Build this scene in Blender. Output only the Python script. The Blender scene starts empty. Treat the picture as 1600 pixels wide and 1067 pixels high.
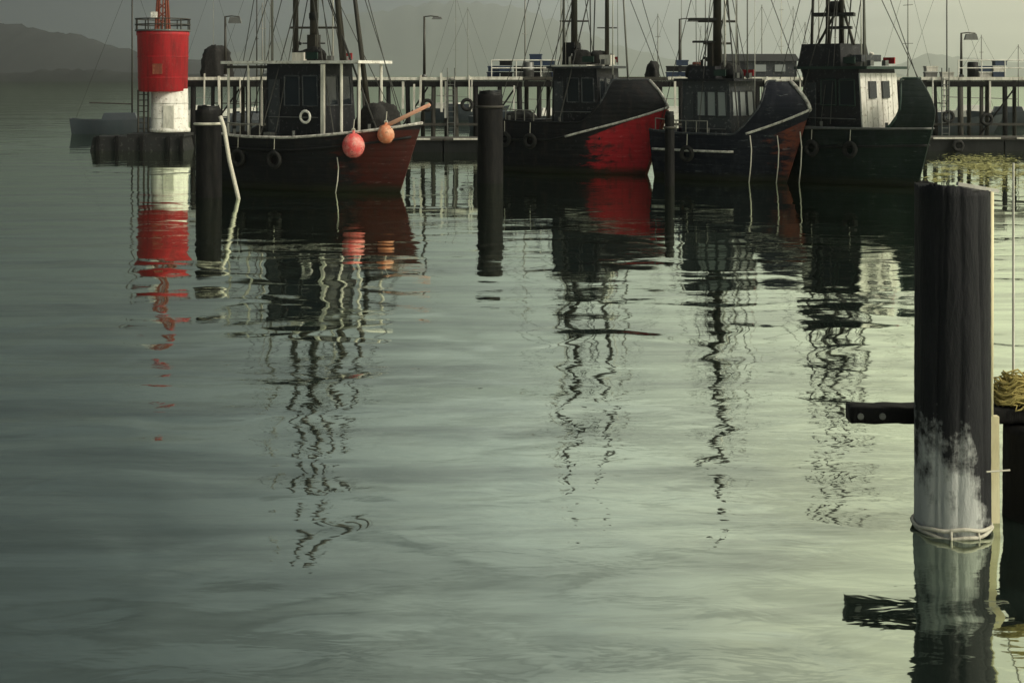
import bpy, math, random
from mathutils import Vector, Matrix
R = math.radians
rnd = random.Random(7)
sc = bpy.context.scene
col = sc.collection

# ------------------------------------------------------------------ camera
F, H, HY = 2200.0, 4.0, 117.0          # focal length (px of a 1600 wide frame), eye height, horizon row
cam = bpy.data.objects.new('camera', bpy.data.cameras.new('camera'))
col.objects.link(cam)
cam.location = (0, 0, H); cam.rotation_euler = (R(90), 0, 0)
cam.data.sensor_width = 36; cam.data.lens = F / 1600 * 36
cam.data.shift_y = -(533.5 - HY) / 1600
cam.data.clip_start = 0.1; cam.data.clip_end = 20000
sc.camera = cam
# ------------------------------------------------------------------ light
SUN_EL, SUN_AZ = 36.0, 114.0            # azimuth clockwise from the view direction (+Y)
world = bpy.data.worlds.new('World'); sc.world = world; world.use_nodes = True
wn, wl = world.node_tree.nodes, world.node_tree.links
wn.clear()
def N(t, **kw):
    n = wn.new(t)
    for k, v in kw.items(): setattr(n, k, v)
    return n
sky = N('ShaderNodeTexSky', sky_type='NISHITA', sun_disc=False)
sky.sun_elevation = R(SUN_EL); sky.sun_rotation = R(SUN_AZ)
sky.air_density = 1.0; sky.dust_density = 4.0
desat = N('ShaderNodeHueSaturation'); desat.inputs['Saturation'].default_value = 0.25
tc = N('ShaderNodeTexCoord'); sep = N('ShaderNodeSeparateXYZ')
wl.new(tc.outputs['Generated'], sep.inputs[0])
azr = N('ShaderNodeMapRange'); azr.inputs[1].default_value = -0.5; azr.inputs[2].default_value = 0.5
cn = N('ShaderNodeTexNoise'); cn.inputs['Scale'].default_value = 2.2; cn.inputs['Detail'].default_value = 4
cmap = N('ShaderNodeMapping'); cmap.inputs['Scale'].default_value = (1, 1, 3.0)
wl.new(tc.outputs['Generated'], cmap.inputs[0]); wl.new(cmap.outputs[0], cn.inputs['Vector'])
nadd = N('ShaderNodeMath', operation='MULTIPLY_ADD'); nadd.inputs[1].default_value = 0.30; nadd.inputs[2].default_value = -0.15
wl.new(cn.outputs['Fac'], nadd.inputs[0])
xadd = N('ShaderNodeMath', operation='ADD')
wl.new(sep.outputs['X'], xadd.inputs[0]); wl.new(nadd.outputs[0], xadd.inputs[1])
wl.new(xadd.outputs[0], azr.inputs[0])
ramp = N('ShaderNodeValToRGB')
SKYC = [(0.0, (0.20, 0.26, 0.31)), (0.24, (0.42, 0.52, 0.56)), (0.38, (1.22, 1.38, 1.38)), (0.52, (3.05, 3.30, 3.06)), (0.68, (4.5, 4.55, 3.75)), (0.84, (6.0, 5.9, 4.2)), (1.0, (6.6, 6.3, 4.7))]
els = ramp.color_ramp.elements
for i, (p, c) in enumerate(SKYC):
    e = els[i] if i < 2 else els.new(p)
    e.position = p; e.color = (c[0] / 10, c[1] / 10, c[2] / 10, 1)
wl.new(azr.outputs[0], ramp.inputs[0])
elr = N('ShaderNodeValToRGB')                      # brightness of the overcast with height above the horizon
ee = elr.color_ramp.elements
for i, (p, c) in enumerate([(0.0, .58), (0.22, .92), (0.40, .76), (1.0, 1.05)]):
    e = ee[i] if i < 2 else ee.new(p)
    e.position = p; e.color = (c, c, c, 1)
wl.new(sep.outputs['Z'], elr.inputs[0])
emul = N('ShaderNodeMath', operation='MULTIPLY'); emul.inputs[1].default_value = 18.5
sn = N('ShaderNodeTexNoise'); sn.inputs['Scale'].default_value = 3.0; sn.inputs['Detail'].default_value = 5; sn.inputs['Roughness'].default_value = 0.55
smap = N('ShaderNodeMapping'); smap.inputs['Scale'].default_value = (0.8, 0.8, 7.0)
wl.new(tc.outputs['Generated'], smap.inputs[0]); wl.new(smap.outputs[0], sn.inputs['Vector'])
slay = N('ShaderNodeMapRange'); slay.inputs[1].default_value = 0.3; slay.inputs[2].default_value = 0.7; slay.inputs[3].default_value = 0.62; slay.inputs[4].default_value = 1.38
wl.new(sn.outputs['Fac'], slay.inputs[0])
eno = N('ShaderNodeMath', operation='MULTIPLY')
wl.new(elr.outputs[0], eno.inputs[0]); wl.new(slay.outputs[0], eno.inputs[1]); wl.new(eno.outputs[0], emul.inputs[0])
scl = N('ShaderNodeVectorMath', operation='SCALE')
wl.new(ramp.outputs[0], scl.inputs[0]); wl.new(emul.outputs[0], scl.inputs['Scale'])
mixs = N('ShaderNodeMix', data_type='RGBA'); mixs.inputs[0].default_value = 0.93
wl.new(sky.outputs[0], desat.inputs['Color'])
wl.new(desat.outputs[0], mixs.inputs[6]); wl.new(scl.outputs[0], mixs.inputs[7])
bg = N('ShaderNodeBackground'); bg.inputs['Strength'].default_value = 0.1
out = N('ShaderNodeOutputWorld')
wl.new(mixs.outputs[2], bg.inputs['Color']); wl.new(bg.outputs[0], out.inputs['Surface'])

sl = bpy.data.lights.new('sun', 'SUN'); sl.energy = 2.0; sl.angle = R(14); sl.color = (1.0, 0.91, 0.74)
sun = bpy.data.objects.new('sun', sl); col.objects.link(sun)
az, el = R(SUN_AZ), R(SUN_EL)
sdir = Vector((math.sin(az) * math.cos(el), math.cos(az) * math.cos(el), math.sin(el)))
sun.rotation_euler = (-sdir).to_track_quat('-Z', 'Y').to_euler(); sun.location = (30, 0, 40)

vs = sc.view_settings
vs.view_transform = 'Standard'; vs.look = 'None'; vs.gamma = 1; vs.exposure = 0.2; vs.use_curve_mapping = False
sc.cycles.use_denoising = True
sc.cycles.max_bounces = 6; sc.cycles.glossy_bounces = 4; sc.cycles.diffuse_bounces = 3; sc.cycles.volume_bounces = 1

# ------------------------------------------------------------------ helpers
def P(px, py, Y): return Vector(((px - 800) / F * Y, Y, H - (py - HY) / F * Y))
def PX(px, Y): return (px - 800) / F * Y
def PZ(py, Y): return H - (py - HY) / F * Y

class MB:
    def __init__(s): s.v = []; s.f = []
    def add(s, vs_, fs):
        o = len(s.v); s.v += [tuple(v) for v in vs_]; s.f += [tuple(i + o for i in f) for f in fs]; return s
    def box(s, c, d, rz=0.0, m=None, taper=1.0):
        x, y, z = d[0] / 2, d[1] / 2, d[2] / 2
        pts = [(-x, -y, -z), (x, -y, -z), (x, y, -z), (-x, y, -z), (-x * taper, -y * taper, z), (x * taper, -y * taper, z), (x * taper, y * taper, z), (-x * taper, y * taper, z)]
        M = Matrix.Translation(c) @ (m.to_4x4() if m else Matrix.Rotation(rz, 4, 'Z'))
        return s.add([M @ Vector(p) for p in pts], [(0, 3, 2, 1), (4, 5, 6, 7), (0, 1, 5, 4), (1, 2, 6, 5), (2, 3, 7, 6), (3, 0, 4, 7)])
    def path(s, pts, r, n=6, r1=None, cap=True):
        pts = [Vector(p) for p in pts]; k = len(pts); rings = []
        for i, p in enumerate(pts):
            t = (pts[min(i + 1, k - 1)] - pts[max(i - 1, 0)])
            if t.length < 1e-9: t = Vector((0, 0, 1))
            t.normalize()
            a = Vector((0, 0, 1)) if abs(t.z) < 0.9 else Vector((1, 0, 0))
            u = t.cross(a).normalized(); w = t.cross(u)
            rr = r if r1 is None else r + (r1 - r) * i / (k - 1)
            rings.append([p + rr * (math.cos(2 * math.pi * j / n) * u + math.sin(2 * math.pi * j / n) * w) for j in range(n)])
        V = [v for ring in rings for v in ring]
        Fs = [(i * n + j, i * n + (j + 1) % n, (i + 1) * n + (j + 1) % n, (i + 1) * n + j) for i in range(k - 1) for j in range(n)]
        if cap: Fs += [tuple(range(n))[::-1], tuple((k - 1) * n + j for j in range(n))]
        return s.add(V, Fs)
    def tube(s, a, b, r, r1=None, n=6): return s.path([a, b], r, n, r if r1 is None else r1)
    def lathe(s, prof, c=(0, 0, 0), n=20, cap=True):
        c = Vector(c)
        V = [c + Vector((r * math.cos(2 * math.pi * j / n), r * math.sin(2 * math.pi * j / n), z)) for r, z in prof for j in range(n)]
        k = len(prof)
        Fs = [(i * n + j, i * n + (j + 1) % n, (i + 1) * n + (j + 1) % n, (i + 1) * n + j) for i in range(k - 1) for j in range(n)]
        if cap: Fs += [tuple(range(n))[::-1], tuple((k - 1) * n + j for j in range(n))]
        return s.add(V, Fs)
    def ring(s, c, R0, r, axis='Z', n=14, m=6):
        V = []
        for i in range(n):
            a = 2 * math.pi * i / n
            for j in range(m):
                b = 2 * math.pi * j / m
                q = ((R0 + r * math.cos(b)) * math.cos(a), (R0 + r * math.cos(b)) * math.sin(a), r * math.sin(b))
                if axis == 'Y': q = (q[0], q[2], q[1])
                if axis == 'X': q = (q[2], q[0], q[1])
                V.append(Vector(c) + Vector(q))
        Fs = [(i * m + j, ((i + 1) % n) * m + j, ((i + 1) % n) * m + (j + 1) % m, i * m + (j + 1) % m) for i in range(n) for j in range(m)]
        return s.add(V, Fs)
    def build(s, name, mat, parent=None, smooth=False, **props):
        me = bpy.data.meshes.new(name); me.from_pydata(s.v, [], s.f); me.update()
        if smooth:
            for p in me.polygons: p.use_smooth = True
        me.materials.append(mat)
        o = bpy.data.objects.new(name, me); col.objects.link(o)
        if parent: o.parent = parent
        for k, v in props.items(): o[k] = v
        return o

def thing(name, label, cat, loc=(0, 0, 0), rz=0.0, group=None):
    o = bpy.data.objects.new(name, None); col.objects.link(o)
    o.location = loc; o.rotation_euler = (0, 0, rz); o.empty_display_size = 0.3
    o['label'] = label; o['category'] = cat
    if group: o['group'] = group
    return o
def tag(o, label, cat, group=None):
    o['label'] = label; o['category'] = cat
    if group: o['group'] = group
    return o
def copy_tree(o, parent=None):
    c = o.copy(); col.objects.link(c)
    if parent: c.parent = parent
    for ch in list(o.children): copy_tree(ch, c)
    return c

# ------------------------------------------------------------------ materials
def new_mat(name):
    m = bpy.data.materials.new(name); m.use_nodes = True
    return m, m.node_tree.nodes, m.node_tree.links, m.node_tree.nodes['Principled BSDF']
def weathered(name, c, c2=None, rough=0.6, scale=3.0, stretch=(1, 1, 0.25), amount=0.5, bump=0.02, metal=0.0, fine=None, spec=0.4):
    """paint or timber: base colour broken by streaks (long in z) and by fine wear in a second colour"""
    m, n, l, b = new_mat(name)
    c2 = c2 or tuple(x * 0.45 for x in c)
    t = n.new('ShaderNodeTexCoord'); mp = n.new('ShaderNodeMapping'); mp.inputs['Scale'].default_value = stretch
    l.new(t.outputs['Object'], mp.inputs[0])
    n1 = n.new('ShaderNodeTexNoise'); n1.inputs['Scale'].default_value = scale; n1.inputs['Detail'].default_value = 6; n1.inputs['Roughness'].default_value = 0.68
    l.new(mp.outputs[0], n1.inputs['Vector'])
    r = n.new('ShaderNodeMapRange'); r.inputs[1].default_value = 0.42; r.inputs[2].default_value = 0.70; r.inputs[4].default_value = amount
    l.new(n1.outputs['Fac'], r.inputs[0])
    mx = n.new('ShaderNodeMix'); mx.data_type = 'RGBA'
    mx.inputs[6].default_value = (*c, 1); mx.inputs[7].default_value = (*c2, 1)
    l.new(r.outputs[0], mx.inputs[0])
    last = mx.outputs[2]
    if fine:
        n2 = n.new('ShaderNodeTexNoise'); n2.inputs['Scale'].default_value = scale * 2.7; n2.inputs['Detail'].default_value = 5
        l.new(t.outputs['Object'], n2.inputs['Vector'])
        r2 = n.new('ShaderNodeMapRange'); r2.inputs[1].default_value = 0.58; r2.inputs[2].default_value = 0.68; r2.inputs[4].default_value = 0.8
        l.new(n2.outputs['Fac'], r2.inputs[0])
        m2 = n.new('ShaderNodeMix'); m2.data_type = 'RGBA'; m2.inputs[7].default_value = (*fine, 1)
        l.new(last, m2.inputs[6]); l.new(r2.outputs[0], m2.inputs[0]); last = m2.outputs[2]
    l.new(last, b.inputs['Base Color'])
    b.inputs['Roughness'].default_value = rough; b.inputs['Metallic'].default_value = metal; b.inputs['Specular IOR Level'].default_value = spec
    if bump:
        bp = n.new('ShaderNodeBump'); bp.inputs['Distance'].default_value = bump; bp.inputs['Strength'].default_value = 0.7
        l.new(n1.outputs['Fac'], bp.inputs['Height']); l.new(bp.outputs[0], b.inputs['Normal'])
    return m

def hull_paint(name, c, bowc, x0, zfun, wear, scuff=None):
    """hull colour with a differently painted bow: painted ahead of x0 and below a sloping line, edge worn ragged"""
    m, n, l, b = new_mat(name)
    t = n.new('ShaderNodeTexCoord'); s = n.new('ShaderNodeSeparateXYZ'); l.new(t.outputs['Object'], s.inputs[0])
    mp = n.new('ShaderNodeMapping'); mp.inputs['Scale'].default_value = (0.55, 1, 2.2); l.new(t.outputs['Object'], mp.inputs[0])
    nz = n.new('ShaderNodeTexNoise'); nz.inputs['Scale'].default_value = 2.3; nz.inputs['Detail'].default_value = 6; nz.inputs['Roughness'].default_value = 0.65
    l.new(mp.outputs[0], nz.inputs['Vector'])
    def M(op, a, b_=None, c_=None):
        k = n.new('ShaderNodeMath'); k.operation = op
        for i, q in enumerate((a, b_, c_)):
            if q is None: continue
            if isinstance(q, (int, float)): k.inputs[i].default_value = q
            else: l.new(q, k.inputs[i])
        return k.outputs[0]
    nn = M('SUBTRACT', nz.outputs['Fac'], 0.5)
    e1 = M('SUBTRACT', M('MULTIPLY_ADD', nn, 4.2, s.outputs['X']), x0)
    a1 = M('MULTIPLY', e1, 1.5); a1n = n.new('ShaderNodeClamp'); l.new(a1, a1n.inputs[0])
    slope, z0 = zfun
    zl = M('MULTIPLY_ADD', s.outputs['X'], slope, z0)
    e2 = M('MULTIPLY', M('SUBTRACT', zl, M('MULTIPLY_ADD', nn, 0.12, s.outputs['Z'])), 30.0)
    a2n = n.new('ShaderNodeClamp'); l.new(e2, a2n.inputs[0])
    fac = M('MULTIPLY', a1n.outputs[0], a2n.outputs[0])
    n2 = n.new('ShaderNodeTexNoise'); n2.inputs['Scale'].default_value = 5; n2.inputs['Detail'].default_value = 5
    mp2 = n.new('ShaderNodeMapping'); mp2.inputs['Scale'].default_value = (1, 1, 0.3); l.new(t.outputs['Object'], mp2.inputs[0]); l.new(mp2.outputs[0], n2.inputs['Vector'])
    r2 = n.new('ShaderNodeMapRange'); r2.inputs[1].default_value = 0.5; r2.inputs[2].default_value = 0.72; r2.inputs[4].default_value = 0.6; l.new(n2.outputs['Fac'], r2.inputs[0])
    mx = n.new('ShaderNodeMix'); mx.data_type = 'RGBA'; mx.inputs[6].default_value = (*c, 1); mx.inputs[7].default_value = (*bowc, 1); l.new(fac, mx.inputs[0])
    m2 = n.new('ShaderNodeMix'); m2.data_type = 'RGBA'; m2.inputs[7].default_value = (*wear, 1); l.new(mx.outputs[2], m2.inputs[6]); l.new(r2.outputs[0], m2.inputs[0])
    mp3 = n.new('ShaderNodeMapping'); mp3.inputs['Scale'].default_value = (0.35, 1, 3.2); l.new(t.outputs['Object'], mp3.inputs[0])
    n3 = n.new('ShaderNodeTexNoise'); n3.inputs['Scale'].default_value = 3.4; n3.inputs['Detail'].default_value = 7; n3.inputs['Roughness'].default_value = 0.7; l.new(mp3.outputs[0], n3.inputs['Vector'])
    r3 = n.new('ShaderNodeMapRange'); r3.inputs[1].default_value = 0.60; r3.inputs[2].default_value = 0.72; r3.inputs[4].default_value = 0.75; l.new(n3.outputs['Fac'], r3.inputs[0])
    sc_ = n.new('ShaderNodeMix'); sc_.data_type = 'RGBA'; sc_.inputs[6].default_value = (*(scuff or [x * 2.2 + .03 for x in c]), 1); sc_.inputs[7].default_value = (*(min(.75, x * 1.35 + .12) for x in bowc), 1); l.new(fac, sc_.inputs[0])
    m3_ = n.new('ShaderNodeMix'); m3_.data_type = 'RGBA'; l.new(m2.outputs[2], m3_.inputs[6]); l.new(sc_.outputs[2], m3_.inputs[7]); l.new(r3.outputs[0], m3_.inputs[0])
    weed = n.new('ShaderNodeMapRange'); weed.inputs[1].default_value = 0.10; weed.inputs[2].default_value = 0.34; weed.inputs[3].default_value = 0.9; weed.inputs[4].default_value = 0.0
    l.new(M('MULTIPLY_ADD', nn, 0.35, s.outputs['Z']), weed.inputs[0])
    m4_ = n.new('ShaderNodeMix'); m4_.data_type = 'RGBA'; m4_.inputs[7].default_value = (0.022, 0.024, 0.014, 1); l.new(m3_.outputs[2], m4_.inputs[6]); l.new(weed.outputs[0], m4_.inputs[0])
    l.new(m4_.outputs[2], b.inputs['Base Color'])
    b.inputs['Roughness'].default_value = 0.5; b.inputs['Specular IOR Level'].default_value = 0.2
    bp = n.new('ShaderNodeBump'); bp.inputs['Distance'].default_value = 0.03; bp.inputs['Strength'].default_value = 0.6
    seam = M('POWER', M('MULTIPLY', M('PINGPONG', s.outputs['Z'], 0.10), 10.0), 0.25)
    l.new(M('ADD', nz.outputs['Fac'], M('MULTIPLY', seam, 0.5)), bp.inputs['Height']); l.new(bp.outputs[0], b.inputs['Normal'])
    return m

BLACK = weathered('black_paint', (0.008, 0.009, 0.010), (0.022, 0.022, 0.024), 0.6, 4, spec=.25)
DARKH = weathered('dark_house_paint', (0.014, 0.015, 0.019), (0.03, 0.032, 0.036), 0.55, 3, fine=(0.07, 0.07, 0.075), spec=.25)
SLATE = weathered('slate_paint', (0.038, 0.044, 0.052), (0.025, 0.028, 0.03), 0.55, 3, fine=(0.15, 0.15, 0.15))
WHITE = weathered('white_paint', (0.80, 0.79, 0.74), (0.38, 0.36, 0.31), 0.5, 3, amount=0.7, fine=(0.30, 0.27, 0.22))
WORN = weathered('worn_white_trim', (0.66, 0.65, 0.60), (0.12, 0.11, 0.10), 0.6, 6, stretch=(1, 1, 1), amount=1.0, fine=(0.16, 0.10, 0.07))
PALE = weathered('pale_weathered_timber', (0.72, 0.70, 0.63), (0.30, 0.29, 0.25), 0.75, 5, amount=0.8)
CREAM = weathered('cream_timber', (0.80, 0.74, 0.50), (0.55, 0.48, 0.27), 0.7, 5, amount=0.7)
TARRED = weathered('tarred_timber', (0.006, 0.006, 0.007), (0.024, 0.023, 0.021), 0.8, 6, bump=0.04, spec=.2)
TIMBER = weathered('grey_timber', (0.055, 0.052, 0.045), (0.022, 0.02, 0.018), 0.8, 5, bump=0.03)
BROWN = weathered('brown_timber', (0.11, 0.055, 0.035), (0.04, 0.025, 0.02), 0.7, 5)
RED = weathered('red_paint', (0.46, 0.020, 0.028), (0.17, 0.018, 0.02), 0.6, 4.0, stretch=(1, 1, .12), amount=1.0, fine=(0.34, 0.07, 0.06))
RUST = weathered('rusty_red_steel', (0.20, 0.05, 0.03), (0.07, 0.03, 0.02), 0.8, 4, fine=(0.3, 0.12, 0.06))
STEEL = weathered('dull_steel', (0.16, 0.165, 0.16), (0.07, 0.07, 0.07), 0.45, 6, metal=0.5)
MASTM = weathered('dark_spar', (0.024, 0.022, 0.018), (0.06, 0.05, 0.035), 0.5, 4)
MASTL = weathered('pale_spar', (0.55, 0.55, 0.50), (0.3, 0.3, 0.27), 0.4, 4)
MASTG = weathered('grey_spar', (0.20, 0.20, 0.18), (0.10, 0.10, 0.09), 0.4, 4)
WIRE = weathered('wire', (0.03, 0.03, 0.028), (0.08, 0.08, 0.07), 0.5, 4, bump=0)
ROPEW = weathered('pale_rope', (0.60, 0.58, 0.50), (0.30, 0.28, 0.22), 0.85, 20, stretch=(1, 1, 1))
ROPEY = weathered('yellow_rope', (0.46, 0.38, 0.13), (0.20, 0.16, 0.06), 0.85, 12, stretch=(1, 1, 1))
SUNWATER = weathered('sunlit_water_yellow', (0.40, 0.39, 0.14), (0.20, 0.20, 0.08), 0.9, 9, stretch=(1, 1, 1), amount=0.9)  # yellow-green of a sunlit water patch, put into colour
NETB = weathered('black_netting', (0.014, 0.014, 0.014), (0.045, 0.042, 0.04), 0.9, 9, stretch=(1, 1, 1), bump=0.05)
PINK = weathered('pink_buoy_skin', (0.66, 0.08, 0.08), (0.74, 0.40, 0.35), 0.55, 4, stretch=(1, 1, 1), amount=1.0, bump=0, fine=(0.22, 0.05, 0.05))
ORANGE = weathered('orange_buoy_skin', (0.62, 0.20, 0.10), (0.70, 0.48, 0.33), 0.55, 4, stretch=(1, 1, 1), amount=1.0, bump=0, fine=(0.25, 0.12, 0.07))
GREENP = weathered('green_paint', (0.010, 0.030, 0.023), (0.02, 0.045, 0.038), 0.5, 3)
BLUEP = weathered('blue_crate_plastic', (0.03, 0.05, 0.10), (0.02, 0.03, 0.05), 0.5, 4)
GREYP = weathered('grey_crate_plastic', (0.25, 0.25, 0.23), (0.1, 0.1, 0.09), 0.5, 4)
RUBBER = weathered('tyre_rubber', (0.012, 0.012, 0.012), (0.03, 0.03, 0.03), 0.8, 8)
CONC = weathered('dark_concrete', (0.016, 0.017, 0.018), (0.008, 0.009, 0.010), 0.9, 2, stretch=(1, 1, 0.6), fine=(0.07, 0.07, 0.066))
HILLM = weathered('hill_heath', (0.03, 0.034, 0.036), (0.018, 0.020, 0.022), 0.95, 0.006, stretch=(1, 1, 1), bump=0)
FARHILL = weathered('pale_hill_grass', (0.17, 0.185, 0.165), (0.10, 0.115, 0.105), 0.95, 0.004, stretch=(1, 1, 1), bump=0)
SHOREM = weathered('shore_scrub', (0.012, 0.014, 0.014), (0.022, 0.026, 0.022), 0.95, 0.05, stretch=(1, 1, 1), bump=0)
m, n, l, b = new_mat('dark_glass'); GLASS = m
b.inputs['Base Color'].default_value = (0.02, 0.025, 0.03, 1); b.inputs['Roughness'].default_value = 0.06; b.inputs['IOR'].default_value = 1.52
m, n, l, b = new_mat('pale_glass'); PGLASS = m
b.inputs['Base Color'].default_value = (0.28, 0.31, 0.31, 1); b.inputs['Roughness'].default_value = 0.12

def pile_material():
    """tarred pile with a salt and barnacle crust, ragged, from the tide line up"""
    m, n, l, b = new_mat('salt_stained_pile')
    t = n.new('ShaderNodeTexCoord'); s = n.new('ShaderNodeSeparateXYZ'); l.new(t.outputs['Object'], s.inputs[0])
    mp = n.new('ShaderNodeMapping'); mp.inputs['Scale'].default_value = (1, 1, 0.22); l.new(t.outputs['Object'], mp.inputs[0])
    n1 = n.new('ShaderNodeTexNoise'); n1.inputs['Scale'].default_value = 7; n1.inputs['Detail'].default_value = 7; n1.inputs['Roughness'].default_value = 0.7; l.new(mp.outputs[0], n1.inputs['Vector'])
    n2 = n.new('ShaderNodeTexNoise'); n2.inputs['Scale'].default_value = 4.2; n2.inputs['Detail'].default_value = 5; n2.inputs['Roughness'].default_value = 0.7; l.new(t.outputs['Object'], n2.inputs['Vector'])
    base = n.new('ShaderNodeValToRGB'); e = base.color_ramp.elements
    e[0].position = 0.35; e[0].color = (0.004, 0.005, 0.008, 1); e[1].position = 0.80; e[1].color = (0.018, 0.018, 0.023, 1); l.new(n1.outputs['Fac'], base.inputs[0])
    def M(op, a, b_=None, c_=None):
        k = n.new('ShaderNodeMath'); k.operation = op
        for i, q in enumerate((a, b_, c_)):
            if q is None: continue
            if isinstance(q, (int, float)): k.inputs[i].default_value = q
            else: l.new(q, k.inputs[i])
        return k.outputs[0]
    # crust: strongest at 0.1..0.7 m above the water, off towards x>0.12 where the fender rubs
    up = n.new('ShaderNodeMapRange'); up.inputs[1].default_value = 0.25; up.inputs[2].default_value = 1.5; up.inputs[3].default_value = 0.34; up.inputs[4].default_value = -0.20; l.new(s.outputs['Z'], up.inputs[0])
    sx = n.new('ShaderNodeMapRange'); sx.inputs[1].default_value = 0.04; sx.inputs[2].default_value = 0.24; sx.inputs[3].default_value = 0.0; sx.inputs[4].default_value = -0.35; l.new(s.outputs['X'], sx.inputs[0])
    v = M('ADD', M('ADD', up.outputs[0], sx.outputs[0]), M('ADD', M('MULTIPLY', n1.outputs['Fac'], 0.55), M('MULTIPLY', n2.outputs['Fac'], 0.85)))
    cr = n.new('ShaderNodeMapRange'); cr.inputs[1].default_value = 0.76; cr.inputs[2].default_value = 0.98; cr.inputs[4].default_value = 0.85; l.new(v, cr.inputs[0])
    mx = n.new('ShaderNodeMix'); mx.data_type = 'RGBA'; mx.inputs[7].default_value = (0.55, 0.57, 0.57, 1); l.new(base.outputs[0], mx.inputs[6]); l.new(cr.outputs[0], mx.inputs[0])
    l.new(mx.outputs[2], b.inputs['Base Color']); b.inputs['Roughness'].default_value = 0.7; b.inputs['Specular IOR Level'].default_value = 0.3
    bp = n.new('ShaderNodeBump'); bp.inputs['Distance'].default_value = 0.03; l.new(n1.outputs['Fac'], bp.inputs['Height']); l.new(bp.outputs[0], b.inputs['Normal'])
    return m
PILE = pile_material()

def water_material():
    m, n, l, b = new_mat('harbour_water')
    g = n.new('ShaderNodeNewGeometry')
    def noise(sx, sy, scale, detail, rough=0.5, dist=0.0):
        mp = n.new('ShaderNodeMapping'); mp.inputs['Scale'].default_value = (sx, sy, 1); l.new(g.outputs['Position'], mp.inputs[0])
        t = n.new('ShaderNodeTexNoise'); t.inputs['Scale'].default_value = scale; t.inputs['Detail'].default_value = detail
        t.inputs['Roughness'].default_value = rough; t.inputs['Distortion'].default_value = dist; l.new(mp.outputs[0], t.inputs['Vector'])
        return t.outputs['Fac']
    def M(op, a, b_=None, c_=None):
        k = n.new('ShaderNodeMath'); k.operation = op
        for i, q in enumerate((a, b_, c_)):
            if q is None: continue
            if isinstance(q, (int, float)): k.inputs[i].default_value = q
            else: l.new(q, k.inputs[i])
        return k.outputs[0]
    big = noise(0.35, 1.0, 0.22, 2)
    mid = noise(0.85, 1.0, 0.55, 1, 0.45, 0.9)
    small = noise(0.5, 1.0, 2.6, 3, 0.55, 0.4)
    patch = n.new('ShaderNodeMapRange'); patch.inputs[1].default_value = 0.42; patch.inputs[2].default_value = 0.64; patch.inputs[3].default_value = 0.22; patch.inputs[4].default_value = 2.4
    l.new(noise(0.25, 1.0, 0.10, 3), patch.inputs[0])
    # the basin by the wharf lies sheltered, the open water south of it is livelier
    sp = n.new('ShaderNodeSeparateXYZ'); l.new(g.outputs['Position'], sp.inputs[0])
    def shelter(a, b_):
        k = n.new('ShaderNodeMapRange'); k.interpolation_type = 'SMOOTHSTEP'
        k.inputs[1].default_value = 12; k.inputs[2].default_value = 42; k.inputs[3].default_value = a; k.inputs[4].default_value = b_
        l.new(sp.outputs['Y'], k.inputs[0]); return k.outputs[0]
    sm = M('MULTIPLY', M('MULTIPLY', M('MULTIPLY', small, WAVE[2]), patch.outputs[0]), shelter(1.05, 0.45))
    h = M('ADD', M('MULTIPLY', M('MULTIPLY', big, WAVE[0]), shelter(1.0, 0.35)), M('ADD', M('MULTIPLY', M('MULTIPLY', mid, WAVE[1]), shelter(1.15, 0.28)), sm))
    bp = n.new('ShaderNodeBump'); bp.inputs['Strength'].default_value = 1.0; bp.inputs['Distance'].default_value = 1.0; l.new(h, bp.inputs['Height'])
    cm = n.new('ShaderNodeMix'); cm.data_type = 'RGBA'; cm.inputs[6].default_value = (0.008, 0.015, 0.016, 1); cm.inputs[7].default_value = (0.022, 0.032, 0.024, 1)
    l.new(noise(0.3, 1.0, 0.18, 3), cm.inputs[0])
    l.new(cm.outputs[2], b.inputs['Base Color']); b.inputs['Roughness'].default_value = 0.04; b.inputs['IOR'].default_value = 1.34
    l.new(bp.outputs[0], b.inputs['Normal'])
    gl = n.new('ShaderNodeBsdfGlossy'); gl.inputs['Color'].default_value = (0.80, 0.888, 0.745, 1); gl.inputs['Roughness'].default_value = 0.03; l.new(bp.outputs[0], gl.inputs['Normal'])
    mx = n.new('ShaderNodeMixShader')
    lw = n.new('ShaderNodeLayerWeight'); lw.inputs['Blend'].default_value = 0.5
    # wind slicks and scum: streaks in which the surface film dulls the reflection
    film = n.new('ShaderNodeMapRange'); film.inputs[1].default_value = 0.44; film.inputs[2].default_value = 0.64; film.inputs[3].default_value = 1.0; film.inputs[4].default_value = 0.55
    l.new(noise(0.16, 1.0, 1.1, 6, 0.62, 0.5), film.inputs[0])
    l.new(M('MULTIPLY', film.outputs[0], M('MULTIPLY', M('POWER', lw.outputs['Facing'], 1.25), GLOSS)), mx.inputs[0])
    l.new(b.outputs[0], mx.inputs[1]); l.new(gl.outputs[0], mx.inputs[2])
    l.new(mx.outputs[0], n['Material Output'].inputs['Surface'])
    return m
WAVE = (0.080, 0.050, 0.0058); GLOSS = 1.12
WATER = water_material()

# ------------------------------------------------------------------ setting: water, hills, shore, haze
mb = MB(); mb.add([(-4500, -60, 0), (4500, -60, 0), (4500, 7000, 0), (-4500, 7000, 0)], [(0, 1, 2, 3)])
mb.build('water', WATER, kind='structure')

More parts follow.
